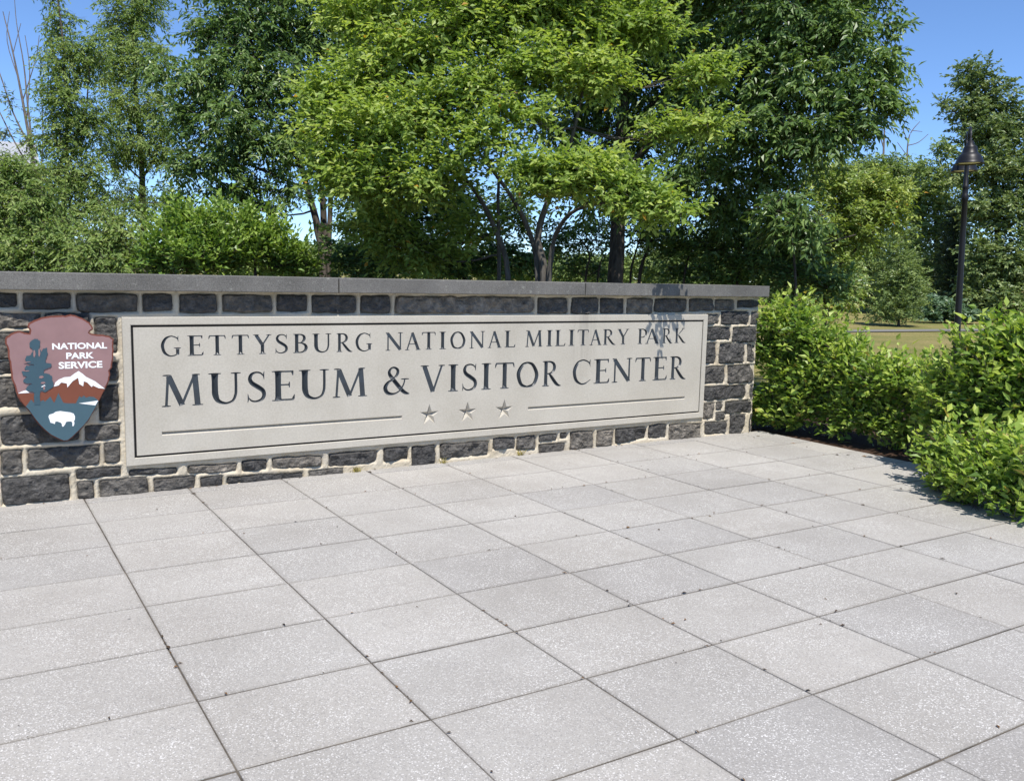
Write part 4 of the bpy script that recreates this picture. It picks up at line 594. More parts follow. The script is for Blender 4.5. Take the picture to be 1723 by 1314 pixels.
GLYPH = {
    'I': lambda: stem(.17),
    'E': lambda: stem(.17) + ARM_T(.17, .56) + [ln(.17, .53, .46, .53, .05), [(.475, .63, .018), (.465, .53, .055), (.475, .43, .018)]] + ARM_B(.17, .58),
    'L': lambda: stem(.17) + ARM_B(.17, .58),
    'T': lambda: stem(.37, top=0) + [ln(.04, .968, .70, .968, .056), [(.005, .80, .018), (.03, .92, .065), (.055, .995, .03)], [(.735, .80, .018), (.71, .92, .065), (.685, .995, .03)]],
    'N': lambda: [ln(.15, .98, .15, .02, t_n), ser(.15, .022, .13), [(.03, .978, .04), (.12, .975, .06)], ln(.12, .965, .80, .03, T_), ln(.80, .98, .80, .03, t_n), ser(.80, .978, .13)],
    'M': lambda: [ln(.19, .95, .13, .02, t_n), ser(.13, .022, .12), ser(.16, .978, .11), ln(.21, .95, .56, .03, T_), ln(.56, .06, .90, .95, t_n), ln(.92, .96, .985, .02, T_), ser(.985, .022, .15), ser(.95, .978, .11)],
    'A': lambda: [ln(.13, .02, .43, .97, t_n), ln(.42, .975, .77, .02, T_, T_ * 1.05), ln(.22, .34, .63, .34, .048), ser(.13, .022, .12), ser(.77, .022, .15)],
    'V': lambda: [ln(.12, .97, .44, .03, T_), ln(.44, .03, .76, .97, t_n), ser(.13, .978, .15), ser(.76, .978, .12)],
    'U': lambda: [crv([(.17, .99, T_ * 1.2), (.17, .8, T_), (.17, .5, T_), (.18, .3, T_), (.25, .11, .12), (.44, .022, .075), (.62, .09, .07), (.70, .28, t_n), (.715, .5, t_n), (.715, .8, t_n), (.715, .99, t_n)]), ser(.17, .978, .16), ser(.715, .978, .13)],
    'Y': lambda: [ln(.10, .97, .40, .47, T_), ln(.71, .97, .40, .47, t_n), ser(.10, .978, .14), ser(.71, .978, .12)] + stem(.40, top=0, y1=.52),
    'R': lambda: stem(.17) + [crv([(.17, .965, .055), (.38, .962, .07), (.54, .88, .12), (.585, .74, .145), (.53, .60, .12), (.38, .51, .065), (.17, .495, .05)]), crv([(.33, .50, .07), (.45, .36, .13), (.66, .12, .14), (.80, .025, .09), (.93, .01, .02)])],
    'P': lambda: stem(.17) + [crv([(.17, .965, .055), (.38, .962, .07), (.55, .86, .12), (.60, .70, .145), (.54, .54, .12), (.38, .445, .065), (.22, .445, .05)])],
    'B': lambda: stem(.17) + [crv([(.17, .965, .055), (.36, .962, .07), (.49, .89, .11), (.525, .76, .135), (.47, .63, .11), (.36, .54, .06), (.17, .53, .05)]), crv([(.17, .53, .05), (.38, .52, .065), (.55, .43, .12), (.605, .28, .15), (.54, .12, .12), (.38, .038, .07), (.17, .035, .055)])],
    'K': lambda: stem(.17) + [ln(.68, .96, .24, .49, .058), ser(.68, .978, .13), crv([(.30, .53, .08), (.42, .40, .13), (.66, .12, .145), (.80, .025, .09), (.92, .01, .02)])],
    'C': lambda: [crv(CB + [(.88, .19, .03)]), [(.85, 1.0, .018), (.82, .88, .06), (.85, .71, .018)]],
    'G': lambda: [crv(CB + [(.80, .13, .05)]), [(.84, 1.0, .018), (.81, .88, .06), (.84, .71, .018)], [(.80, .40, T_ * 1.25), (.80, .34, T_), (.80, .07, T_ * .9)], ser(.79, .405, .17)],
    'O': lambda: [crv([(.50, .972, .062), (.28, .89, .12), (.12, .65, .15), (.105, .42, .15), (.23, .12, .125), (.48, .028, .062)]), crv([(.46, .972, .062), (.68, .88, .12), (.84, .60, .15), (.855, .38, .15), (.73, .11, .125), (.45, .028, .062)])],
    'S': lambda: [crv([(.55, .86, .035), (.47, .945, .055), (.33, .972, .062), (.18, .91, .10), (.125, .77, .125), (.19, .63, .14), (.36, .51, .15), (.53, .38, .14), (.575, .23, .125), (.50, .09, .10), (.33, .028, .062), (.18, .05, .055), (.09, .14, .035)]), [(.585, 1.0, .018), (.56, .88, .055), (.58, .74, .018)], [(.055, .28, .018), (.075, .13, .055), (.05, .0, .018)]],
    '&': lambda: [crv([(1.02, .01, .03), (.92, .03, .10), (.76, .13, .14), (.46, .48, .15), (.27, .74, .12), (.30, .90, .085), (.44, .965, .07), (.575, .87, .105), (.55, .71, .10), (.40, .56, .06), (.20, .42, .11), (.115, .25, .15), (.20, .08, .13), (.42, .03, .075), (.64, .12, .06), (.79, .34, .055), (.84, .52, .05)]), ser(.85, .545, .15)],
}
def stroke_poly(pts):
    P = np.array([p[:2] for p in pts]); W = np.array([p[2] for p in pts]) / 2
    d = np.gradient(P, axis=0); d /= np.linalg.norm(d, axis=1)[:, None] + 1e-9
    n = np.stack([-d[:, 1], d[:, 0]], 1)
    return np.concatenate([P + n * W[:, None], (P - n * W[:, None])[::-1]])
def inside_nz(poly, Q):
    wn_ = np.zeros(len(Q), int); n = len(poly)
    for i in range(n):
        a, b = poly[i], poly[(i + 1) % n]
        up = (a[1] <= Q[:, 1]) & (b[1] > Q[:, 1]); dn = (a[1] > Q[:, 1]) & (b[1] <= Q[:, 1])
        cr = (b[0] - a[0]) * (Q[:, 1] - a[1]) - (Q[:, 0] - a[0]) * (b[1] - a[1])
        wn_ += (up & (cr > 0)).astype(int) - (dn & (cr < 0)).astype(int)
    return wn_ != 0
def bdist(poly, Q):
    d = np.full(len(Q), 1e9); n = len(poly)
    for i in range(n):
        a, b = poly[i], poly[(i + 1) % n]; e = b - a; L2 = e @ e
        if L2 < 1e-14: continue
        t = np.clip(((Q - a) @ e) / L2, 0, 1)
        d = np.minimum(d, np.hypot(*(Q - a - t[:, None] * e).T))
    return d
carv = []                                       # (name, material, [polygons], slope)
cverts = []; cedges = []
def add_loop(poly):
    b = len(cverts); cverts.extend([tuple(p) for p in poly]); n = len(poly)
    cedges.extend([(b + i, b + (i + 1) % n) for i in range(n)])
def add_line(pts):
    b = len(cverts); cverts.extend([tuple(p) for p in pts]); cedges.extend([(b + i, b + i + 1) for i in range(len(pts) - 1)])
fx0, fx1, fz0, fz1 = ix0 + GR, ix1 - GR, iz0 + GR, iz1 - GR
add_loop([(fx0, fz0), (fx1, fz0), (fx1, fz1), (fx0, fz1)])
for ch, xa, xb, za, zb in LETTERS:
    st = GLYPH[ch]()
    polys = [stroke_poly(s) for s in st]
    allp = np.concatenate(polys); mn, mx_ = allp[:, 0].min(), allp[:, 0].max()
    sx = (xb - xa) / (mx_ - mn); sz = zb - za
    tr = lambda p: np.stack([(p[:, 0] - mn) * sx + xa, p[:, 1] * sz + za], 1)
    pp = []
    for s, poly in zip(st, polys):
        q = tr(poly); pp.append(q); add_loop(q)
        S_ = np.array(s); c = tr(S_[:, :2]); w = S_[:, 2] * sz / 2
        L = np.r_[0, np.cumsum(np.linalg.norm(np.diff(c, axis=0), axis=1))]
        keep = (L >= w[0]) & (L <= L[-1] - w[-1])
        if keep.sum() >= 2: add_line(c[keep])
    carv.append(('letter', M_PAINT, pp, 1.2))
for sxx in (3.470, 3.848, 4.230):               # three incised stars
    R1, R0 = 0.098, 0.038
    poly = np.array([(sxx + (R1 if k % 2 == 0 else R0) * math.sin(k * math.pi / 5), 0.440 + (R1 if k % 2 == 0 else R0) * math.cos(k * math.pi / 5)) for k in range(10)])
    add_loop(poly)
    b = len(cverts); cverts.append((sxx, 0.440))
    for k in range(10): cedges.append((b, b - 10 + k))
    carv.append(('star', M_PANEL, [poly], 0.85))
for xa, xb in ((1.267, 3.214), (4.487, 6.425)):  # ruled lines either side of the stars
    poly = np.array([(xa, .4225), (xb, .4225), (xb, .4525), (xa, .4525)])
    add_loop(poly); add_line([(xa + .015, .4375), (xb - .015, .4375)])
    carv.append(('ruled_line', M_PANEL, [poly], 1.7))
ov, oe, of, *_ = delaunay_2d_cdt([Vector(v) for v in cverts], cedges, [], 0, 1e-5)
Q = np.array([(v.x, v.y) for v in ov]); TR = np.array([tuple(f) for f in of if len(f) == 3])
depth = np.zeros(len(Q)); owner = np.full(len(TR), -1)
cen = Q[TR].mean(1)
inrect = (cen[:, 0] > fx0) & (cen[:, 0] < fx1) & (cen[:, 1] > fz0) & (cen[:, 1] < fz1)
for ci, (nm, mt, pp, slope) in enumerate(carv):
    for poly in pp:
        lo, hi = poly.min(0) - 1e-4, poly.max(0) + 1e-4
        s = np.where(((Q > lo) & (Q < hi)).all(1))[0]
        if len(s):
            ins = inside_nz(poly, Q[s]); dd = np.where(ins, bdist(poly, Q[s]), 0.0)
            dd[dd < 4e-5] = 0
            if nm == 'star':
                dd = np.where(dd > 0.012, 0.048 / 0.85, dd)
            depth[s] = np.maximum(depth[s], dd * slope)
        s = np.where(((cen > lo) & (cen < hi)).all(1))[0]
        if len(s): owner[s[inside_nz(poly, cen[s])]] = ci
def sub_mesh(name, sel, mat, parent):
    tri = TR[sel]; u, inv = np.unique(tri.ravel(), return_inverse=True)
    V = np.stack([Q[u, 0], FY + depth[u], Q[u, 1]], 1)
    return adopt(tris_obj(name, V, inv.reshape(-1, 3), mat), parent)
field = sub_mesh('panel_face', (owner < 0) & inrect, M_PANEL, sign)
for ci, (nm, mt, pp, slope) in enumerate(carv):
    if (owner == ci).any(): sub_mesh(nm, owner == ci, mt, sign)
# edge walls of the inner field
V = []; F = []
for y in (FY, FY + 0.053):
    V += [(fx0, y, fz0), (fx1, y, fz0), (fx1, y, fz1), (fx0, y, fz1)]
for q in range(4): F.append((q, (q + 1) % 4, 4 + (q + 1) % 4, 4 + q))
adopt(mesh_obj('field_edge', V, F, M_PANEL), sign)

# ------------------------------------------------------------------ arrowhead emblem
EY = 6.875
emb = empty('arrowhead_sign', (0.6, EY, 0.45))
tag(emb, 'brown arrowhead shaped emblem sign with white lettering, tree, mountain and bison on the wall', 'sign')
M_RIM = mat_simple('red_brown_rim', (0.17, 0.05, 0.03), 0.6, 0.4, 0.25, 30.0, 0.3)
M_PINK = mat_simple('faded_mauve_paint', (0.262, 0.155, 0.150), 0.6, 0.4, 0.16, 11.0)
M_BRN = mat_simple('rust_brown_paint', (0.17, 0.052, 0.027), 0.6, 0.4, 0.10, 12.0)
M_BLU = mat_simple('slate_teal_paint', (0.050, 0.098, 0.122), 0.6, 0.4, 0.12, 9.0)
M_TRE = mat_simple('dark_teal_paint', (0.038, 0.080, 0.104), 0.6, 0.4, 0.12, 9.0)
M_WHT = mat_simple('white_emblem_paint', (0.80, 0.80, 0.79), 0.55, 0.4, 0.03, 8.0)
def plate(name, poly, y0, y1, mat, parent):
    n = len(poly); ar = sum(poly[i][0] * poly[(i + 1) % n][1] - poly[(i + 1) % n][0] * poly[i][1] for i in range(n))
    if ar < 0: poly = poly[::-1]
    V = [(x, y0, z) for x, z in poly] + [(x, y1, z) for x, z in poly]
    tri = tessellate_polygon([[Vector((x, z, 0)) for x, z in poly]])
    F = [tuple(t) for t in tri] + [tuple(n + i for i in t[::-1]) for t in tri] + [(i, (i + 1) % n, n + (i + 1) % n, n + i) for i in range(n)]
    o = mesh_obj(name, V, F, mat)
    bm = bmesh.new(); bm.from_mesh(o.data); bmesh.ops.recalc_face_normals(bm, faces=bm.faces[:]); bm.to_mesh(o.data); bm.free()
    return adopt(o, parent)
P2 = lambda k: [tuple(EMBLEM[k][i:i + 2]) for i in range(0, len(EMBLEM[k]), 2)]
def inset(poly, d):
    n = len(poly); ar = sum(poly[i][0] * poly[(i + 1) % n][1] - poly[(i + 1) % n][0] * poly[i][1] for i in range(n)); sg = 1 if ar > 0 else -1
    out = []
    for i in range(n):
        a, b, c = np.array(poly[i - 1]), np.array(poly[i]), np.array(poly[(i + 1) % n])
        e = (b - a) / (np.linalg.norm(b - a) + 1e-9) + (c - b) / (np.linalg.norm(c - b) + 1e-9)
        e /= np.linalg.norm(e) + 1e-9
        out.append(tuple(b + sg * d * np.array([-e[1], e[0]])))
    return out
def ragged(poly, amp=0.0035):
    o_ = []
    for i in range(len(poly)):
        a, b = np.array(poly[i]), np.array(poly[(i + 1) % len(poly)]); e = (b - a) / (np.linalg.norm(b - a) + 1e-9)
        o_.append(tuple(a))
        if np.linalg.norm(b - a) < 0.09:
            for t in (.3, .65): o_.append(tuple(a + (b - a) * t + np.array([-e[1], e[0]]) * random.uniform(-amp, amp)))
    return o_
OUT = P2('outline')
# chip the outline a little: extra jagged points
jag = []
for i in range(len(OUT)):
    a, b = np.array(OUT[i]), np.array(OUT[(i + 1) % len(OUT)])
    jag.append(tuple(a)); 
    for t in (.33, .66):
        mpt = a + (b - a) * t; e = (b - a) / (np.linalg.norm(b - a) + 1e-9)
        jag.append(tuple(mpt + np.array([-e[1], e[0]]) * random.uniform(-.0022, .0022)))
back = plate('back_board', jag, EY + 0.003, EY + 0.026, M_RIM, emb)
rim = inset(jag, 0.0035)
plate('rim', rim, EY, EY + 0.0031, M_RIM, emb)
face = plate('face', inset(jag, 0.010), EY - 0.0025, EY - 0.0002, M_PINK, emb)
mtn = plate('mountain', P2('mountain'), EY - 0.0042, EY - 0.0026, M_BRN, emb)
sc_ = plate('snow_cap', P2('snow'), EY - 0.0058, EY - 0.0043, M_WHT, emb); sc_.parent = mtn; sc_.matrix_parent_inverse = Matrix()
plate('snow_patch', P2('snow2'), EY - 0.0058, EY - 0.0043, M_WHT, emb)
plate('forest_ground', P2('lower'), EY - 0.0060, EY - 0.0044, M_BLU, emb)
plate('lake', P2('lake'), EY - 0.0076, EY - 0.0061, M_WHT, emb)
plate('sequoia', ragged(P2('tree')), EY - 0.0078, EY - 0.0062, M_TRE, emb)
SL = [(0.0, 0.0, 0.014, 0.05), (0.03, 0.005, 0.013, 0.055), (0.036, -0.16, 0.03, 0.018), (0.045, -0.20, 0.03, 0.014), (0.05, -0.235, 0.012, 0.03), (-0.045, -0.055, 0.045, 0.006), (-0.05, -0.115, 0.035, 0.007)]
tx0, tz0 = 0.450, 1.058
for dx, dz, w_, h_ in SL:
    x, z = tx0 + dx, tz0 + dz
    plate('sky_slit', [(x - w_ / 2, z - h_ * .3), (x, z - h_ / 2), (x + w_ / 2, z - h_ * .1), (x + w_ * .3, z + h_ / 2), (x - w_ * .3, z + h_ * .45)], EY - 0.0094, EY - 0.0079, M_PINK, emb)
plate('snow_glimpse', P2('gap'), EY - 0.0094, EY - 0.0079, M_WHT, emb)
plate('bison', P2('bison'), EY - 0.0078, EY - 0.0061, M_WHT, emb)
for txt, xa, xb, za, zb in EMBLEM['text']:
    cu = bpy.data.curves.new('lettering', 'FONT'); cu.body = txt; cu.size = 1.0; cu.offset = 0.034; cu.extrude = 0.02; cu.resolution_u = 4
    to = bpy.data.objects.new('tmp_text', cu); link(to)
    bpy.context.view_layer.update()
    me = bpy.data.meshes.new_from_object(to.evaluated_get(bpy.context.evaluated_depsgraph_get()))
    bpy.data.objects.remove(to)
    co = np.zeros(len(me.vertices) * 3); me.vertices.foreach_get('co', co); co = co.reshape(-1, 3)
    lo, hi = co.min(0), co.max(0)
    nx = (co[:, 0] - lo[0]) / (hi[0] - lo[0]) * (xb - xa) + xa; nz = (co[:, 1] - lo[1]) / (hi[1] - lo[1]) * (zb - za) + za
    me.vertices.foreach_set('co', np.stack([nx, EY - 0.0035 - co[:, 2] / 0.02 * 0.0008, nz], 1).ravel()); me.update()
    me.materials.clear(); me.materials.append(M_WHT)
    o = bpy.data.objects.new('lettering', me); link(o); adopt(o, emb)
    me.polygons.foreach_set('use_smooth', np.zeros(len(me.polygons), dtype=bool))
for (x, z) in ((0.42, 1.12), (0.78, 1.12), (0.60, 0.62)):   # stand-off fixings to the wall
    adopt(box('standoff', x - .012, x + .012, EY + 0.026, YW + 0.03, z - .012, z + .012, M_RIM), emb)

# ------------------------------------------------------------------ vegetation
def tubes(paths, sides=6):
    """tapered tubes along (x,y,z,r) polylines -> V,F"""
    Vs = []; Fs = []; base = 0
    for P in paths:
        P = np.array(P, float); n = len(P)
        d = np.gradient(P[:, :3], axis=0); d /= np.linalg.norm(d, axis=1)[:, None] + 1e-9
        ref = np.where(np.abs(d[:, 2:3]) > 0.9, np.array([[1., 0, 0]]), np.array([[0, 0, 1.]]))
        u = np.cross(d, ref); u /= np.linalg.norm(u, axis=1)[:, None] + 1e-9
        v = np.cross(d, u)
        an = np.arange(sides) * 2 * math.pi / sides
        ring = P[:, None, :3] + P[:, None, 3:4] * (u[:, None] * np.cos(an)[None, :, None] + v[:, None] * np.sin(an)[None, :, None])
        Vs.append(ring.reshape(-1, 3))
        i = np.arange(n - 1)[:, None] * sides; k = np.arange(sides)[None]; k2 = (k + 1) % sides
        a = base + i + k; b = base + i + k2; c = b + sides; e = a + sides
        Fs.append(np.stack([a, b, c], -1).reshape(-1, 3)); Fs.append(np.stack([a, c, e], -1).reshape(-1, 3))
        base += n * sides
    return np.concatenate(Vs), np.concatenate(Fs)
def bend(P, n=4, wob=0.06):
    """subdivide a polyline with Catmull-Rom and a little wander"""
    P = [np.array(p, float) for p in P]; Q = [P[0]] + P + [P[-1]]; out = []
    for i in range(1, len(Q) - 2):
        for k in range(n):
            t = k / n; p0, p1, p2, p3 = Q[i - 1:i + 3]
            q = 0.5 * ((2 * p1) + (-p0 + p2) * t + (2 * p0 - 5 * p1 + 4 * p2 - p3) * t * t + (-p0 + 3 * p1 - 3 * p2 + p3) * t ** 3)
            q[3] = max(0.002, p1[3] * (1 - t) + p2[3] * t)
            q[:3] += rng.normal(0, wob * q[3], 3)
            out.append(q)
    out.append(P[-1]); return np.array(out)
def unit(v): return v / (np.linalg.norm(v, axis=-1, keepdims=True) + 1e-9)

# leaf length, width, leaves per twig, twig length, twigs per m^2 of lobe outline, droop, flatness, outward, curl
KIND = {
    'lime':   dict(l=.080, w=.044, n=15, tl=.42, den=140, droop=.10, flat=.75, kind='simple'),
    'ash':    dict(l=.112, w=.042, n=15, tl=.40, den=84, droop=.45, flat=.35, kind='simple'),
    'pale':   dict(l=.092, w=.032, n=17, tl=.42, den=84, droop=.42, flat=.25, kind='simple'),
    'bush':   dict(l=.075, w=.040, n=15, tl=.32, den=190, droop=-.35, flat=.3, shoots=14),
    'shade':  dict(l=.085, w=.045, n=14, tl=.40, den=95, droop=.1, flat=.5, kind='simple'),
    'yellow': dict(l=.10, w=.05, n=14, tl=.45, den=75, droop=.2, flat=.5, kind='simple'),
    'fine':   dict(l=.15, w=.055, n=14, tl=.60, den=34, droop=.0, flat=.4, kind='simple'),
    'far':    dict(l=.23, w=.13, n=12, tl=.75, den=18, droop=.1, flat=.4, kind='simple'),
    'far2':   dict(l=.23, w=.12, n=12, tl=.75, den=16, droop=.15, flat=.4, kind='simple'),
    'cedar':  dict(l=.22, w=.05, n=18, tl=.60, den=26, droop=-.2, flat=.2, kind='simple'),
    'bluish': dict(l=.20, w=.12, n=10, tl=.50, den=26, droop=-.1, flat=.4, kind='simple'),
    'hedge':  dict(l=.074, w=.043, n=11, tl=.28, den=235, droop=-.15, flat=.35, shoots=14, dry=.012),
    'dead':   dict(l=.10, w=.035, n=10, tl=.40, den=80, droop=.3, flat=.3, kind='simple'),
}
def foliage(lobes, kd, seed, zmin=0.06, mul=1.0):
    r = np.random.default_rng(seed)
    B = []; D = []; S = []; TN = []
    for lx, ly, lz, rx, rz, dn in lobes:
        area = 4 * math.pi * ((rx * rx * 2 + 2 * rx * rz * 2) / 6)
        n = max(6, int(kd['den'] * mul * dn * area * 0.55))
        o = unit(r.normal(size=(n, 3)))
        rad = r.uniform(0.10, 1.0, n) ** 0.5
        # lumpy surface of the lobe
        ph = r.uniform(0, 6.28, 6)
        lump = 1 + .20 * np.sin(o[:, 0] * 5 + ph[0]) * np.sin(o[:, 1] * 5 + ph[1]) + .16 * np.sin(o[:, 2] * 7 + ph[2] + o[:, 0] * 4)
        p = np.array([lx, ly, lz]) + o * np.array([rx, rx * .95, rz]) * (rad * lump)[:, None]
        dr = unit(o * np.array([1, 1, .6]) + r.normal(0, .45, (n, 3)) + np.array([0, 0, -kd['droop'] + .12]))
        B.append(p); D.append(dr); S.append(r.uniform(.7, 1.25, n)); TN.append(np.full(n, r.uniform(-.16, .16)) + r.normal(0, .12, n))
        if kd.get('shoots'):
            ns = int(kd['shoots'] * dn); o2 = unit(r.normal(size=(ns, 3)) * np.array([1, 1, .5]) + np.array([0, 0, .75]))
            p2 = np.array([lx, ly, lz]) + o2 * np.array([rx, rx, rz]) * r.uniform(1.0, 1.32, ns)[:, None]
            B.append(p2); D.append(unit(o2 + np.array([0, 0, .9]) + r.normal(0, .3, (ns, 3)))); S.append(r.uniform(.9, 1.6, ns)); TN.append(np.full(ns, .22))
    B = np.concatenate(B); D = np.concatenate(D); S = np.concatenate(S); TN = np.concatenate(TN)
    ok = B[:, 2] > zmin
    B, D, S, TN = B[ok], D[ok], S[ok], TN[ok]
    n = len(B); k = kd['n']; tl = kd['tl'] * S
    side = unit(np.cross(D, np.array([0, 0, 1.]) + r.normal(0, .25, (n, 3))))
    upv = np.cross(side, D)
    t = (np.arange(k) + .5) / k
    sg = np.where(np.arange(k) % 2 == 0, 1., -1.)
    # twigs sag along their length
    pos = B[:, None] + D[:, None] * (tl[:, None] * (t[None] - .5))[..., None]
    pos[..., 2] -= kd['droop'] * .35 * tl[:, None] * t[None] ** 2
    pos = pos + r.normal(0, .012 + .04 * kd['l'], pos.shape)
    ld = unit(D[:, None] * r.uniform(.35, .9, (n, k))[..., None] + side[:, None] * (sg[None] * r.uniform(.5, 1.0, (n, k)))[..., None] + r.normal(0, .25, (n, k, 3)) + np.array([0, 0, -kd['droop'] * .8]))
    nm = unit(np.array([-.12, -.45, .85]) * (kd['flat'] * .6 + .55) + upv[:, None] * .35 + r.normal(0, .42, (n, k, 3)))
    sd = unit(np.cross(ld, nm)); nm = np.cross(sd, ld)
    L = kd['l'] * r.uniform(.5, 1.3, (n, k)) * np.sqrt(S)[:, None]; Wd = kd['w'] * r.uniform(.75, 1.2, (n, k)) * np.sqrt(S)[:, None]
    a = pos; tip = pos + ld * L[..., None] - nm * (L * r.uniform(0, .25, (n, k)))[..., None]
    mid = pos + ld * (L * .45)[..., None]
    fold = nm * (Wd * r.uniform(.05, .35, (n, k)))[..., None]
    lft = mid + sd * (Wd * .5)[..., None] + fold; rgt_ = mid - sd * (Wd * .5)[..., None] + fold
    V = np.stack([a, lft, tip, rgt_], 2).reshape(-1, 3)
    q = np.arange(n * k) * 4
    F = np.stack([np.stack([q, q + 1, q + 2], 1), np.stack([q, q + 2, q + 3], 1)], 1).reshape(-1, 3)
    tint = np.clip(.5 + TN[:, None] + r.normal(0, .23, (n, k)), 0, .93)
    tint = np.where(r.random((n, k)) < kd.get('dry', .004), 1.0, tint)
    V[:, 2] = np.maximum(V[:, 2], 0.012)
    return V, F, np.repeat(tint.ravel(), 2), B - D * (tl * .5)[:, None], B + D * (tl * .45)[:, None]
def build_plant(T, seed):
    kd = KIND[T['kind']]
    base = np.array(T['trunks'][0][0][:3]); 
    root = empty(T['name'], (float(base[0]), float(base[1]), -0.04))
    tag(root, T['label'], {'hedge': 'shrub', 'bush': 'bush', 'shade': 'shrub', 'bluish': 'shrub'}.get(T['kind'], 'tree'), T.get('group'))
    paths = []; nodes = []
    for tp in T['trunks']:
        P = [list(p) for p in tp]
        main = tp is T['trunks'][0] or P[0][2] < 1.9
        if main and P[0][2] > -0.05:
            P = [[P[0][0], P[0][1], -0.08, P[0][3] * 1.25]] + P
        b = bend(P); paths.append(b); nodes.append(b)
    nod = np.concatenate(nodes)
    r = np.random.default_rng(seed + 99)
    twigs = []
    if T['lobes']:
        V, F, tint, tb, te = foliage(T['lobes'], kd, seed, mul=T.get('den', 1.0))
        lob = np.array(T['lobes'])
        small = T['kind'] in ('far', 'far2', 'fine', 'cedar', 'bluish')
        for lx, ly, lz, rx, rz, dn in T['lobes']:
            c = np.array([lx, ly, lz]); dd = np.linalg.norm(nod[:, :3] - c, axis=1) + np.maximum(0, nod[:, 2] - lz) * .8
            s = nod[np.argmin(dd)]; rr = max(.006, min(s[3] * .7, .012 + .02 * rx))
            md = (s[:3] * .5 + c * .5) + np.array([0, 0, -.12 * np.linalg.norm(c - s[:3])])
            limb = bend([[*s[:3], rr], [*md, rr * .75], [*c, rr * .45]], 4, .3)
            twigs.append(limb)
            for _ in range(5 if small else 9):
                o = unit(r.normal(size=3)); e = c + o * np.array([rx, rx, rz]) * .85
                st = limb[r.integers(len(limb) // 2, len(limb))]
                m2 = (st[:3] + e) / 2 + r.normal(0, .08 * rx, 3)
                twigs.append(bend([[*st[:3], rr * .45], [*m2, rr * .3], [*e, rr * .15]], 2, .3))
        if not small:
            k = r.choice(len(tb), min(len(tb), 1500), replace=False)
            for i in k:
                twigs.append(np.array([[*tb[i], .0035], [*te[i], .0015]]))
        crown = tris_obj('crown', V, F, LEAF[T['kind']], attr=tint)
        crown['kind'] = 'stuff'
        adopt(crown, root)
    mat = M_BARK_DEAD if T['kind'] == 'dead' else (M_BARK_PALE if T['kind'] in ('lime', 'hedge') else M_BARK)
    V, F = tubes(paths, 8); adopt(tris_obj('trunk', V, F, mat, smooth=True), root)
    if twigs:
        V, F = tubes(twigs, 3); br = adopt(tris_obj('branches', V, F, mat, smooth=True), root); br['kind'] = 'stuff'
    return root
for i, T in enumerate(TREES):
    build_plant(T, 100 + i)
V, F, tint, _, _ = foliage(WOODLAND, dict(l=.55, w=.34, n=12, tl=1.6, den=3.2, droop=.05, flat=.4), 777, zmin=0.2)
tag(tris_obj('far_woodland', V, F, LEAF['far2'], attr=tint), 'distant belt of woodland along the horizon behind the trees', 'woodland', kind='stuff')

# ------------------------------------------------------------------ twin-headed lamp on the lawn
M_IRON = mat_simple('black_powder_coat', (0.012, 0.0125, 0.015), 0.42, 0.3, 0.15, 9.0)
M_LENS = mat_simple('frosted_lamp_lens', (0.62, 0.60, 0.55), 0.35, 0.5, 0.03, 5.0)
LAMP = Vector((16.40 + .056, 10.36 - .092, -0.05))
lampo = empty('street_lamp', LAMP)
tag(lampo, 'black lamp post with two bell shaped shades on the lawn behind the hedge', 'lamp')
def lathe(name, prof, c, mat, parent, seg=28):
    V = []; F = []
    for z, r in prof:
        for k in range(seg):
            a = 2 * math.pi * k / seg; V.append((c[0] + r * math.cos(a), c[1] + r * math.sin(a), c[2] + z))
    for i in range(len(prof) - 1):
        for k in range(seg):
            F.append((i * seg + k, i * seg + (k + 1) % seg, (i + 1) * seg + (k + 1) % seg, (i + 1) * seg + k))
    return adopt(mesh_obj(name, V, F, mat, smooth=True), parent)
lathe('base', [(0, .0), (0, .17), (.03, .17), (.05, .14), (.22, .12), (.26, .10), (.40, .085)], LAMP, M_IRON, lampo)
lathe('pole', [(.35, .062), (1.4, .059), (2.6, .054), (3.30, .050), (3.32, .064), (3.40, .066), (3.42, .052), (3.52, .050), (3.54, .058), (3.58, .058), (3.60, .042), (4.2, .038), (4.25, .06), (4.29, .05), (4.35, .02), (4.38, 0)], LAMP, M_IRON, lampo)
ld_ = Vector((0.968, 0.706, 0)).normalized()
for sg in (-1, 1):
    hx = LAMP + ld_ * (0.60 * sg)
    pts = []
    for k in range(13):
        a = math.pi * k / 12
        pts.append([*(LAMP + ld_ * (sg * (0.30 - 0.30 * math.cos(a)))), 0.021])
        pts[-1][2] = 4.22 + 0.34 * math.sin(a) if True else 0
    pts[-1][2] = 4.22
    V, F = tubes([np.array(pts)], 8)
    arm = adopt(tris_obj('arm', V, F, M_IRON, smooth=True), lampo)
    shade = lathe('lamp_shade', [(4.27, 0.0), (4.27, .05), (4.20, .065), (4.17, .11), (4.15, .115), (4.06, .13), (4.04, .15), (4.01, .19), (3.97, .205), (3.92, .228), (3.885, .236), (3.87, .248), (3.862, .248), (3.875, .225), (3.93, .19), (4.0, .12)], Vector((hx.x, hx.y, 0)), M_IRON, lampo)
    lens = lathe('lens', [(3.90, 0.0), (3.885, .12), (3.88, .18), (3.89, .20)], Vector((hx.x, hx.y, 0)), M_LENS, lampo); lens.parent = shade; lens.matrix_parent_inverse = Matrix()
    V, F = tubes([np.array([[*(LAMP + ld_ * (0.05 * sg)).to_tuple()[:2], 3.95, .012], [*(LAMP + ld_ * (0.33 * sg)).to_tuple()[:2], 4.42, .012]])], 6)
    adopt(tris_obj('brace', V, F, M_IRON, smooth=True), lampo)

lampo.rotation_mode = 'QUATERNION'
from mathutils import Quaternion
lampo.rotation_quaternion = Quaternion((0.852, 0.523, 0.0), -0.024)

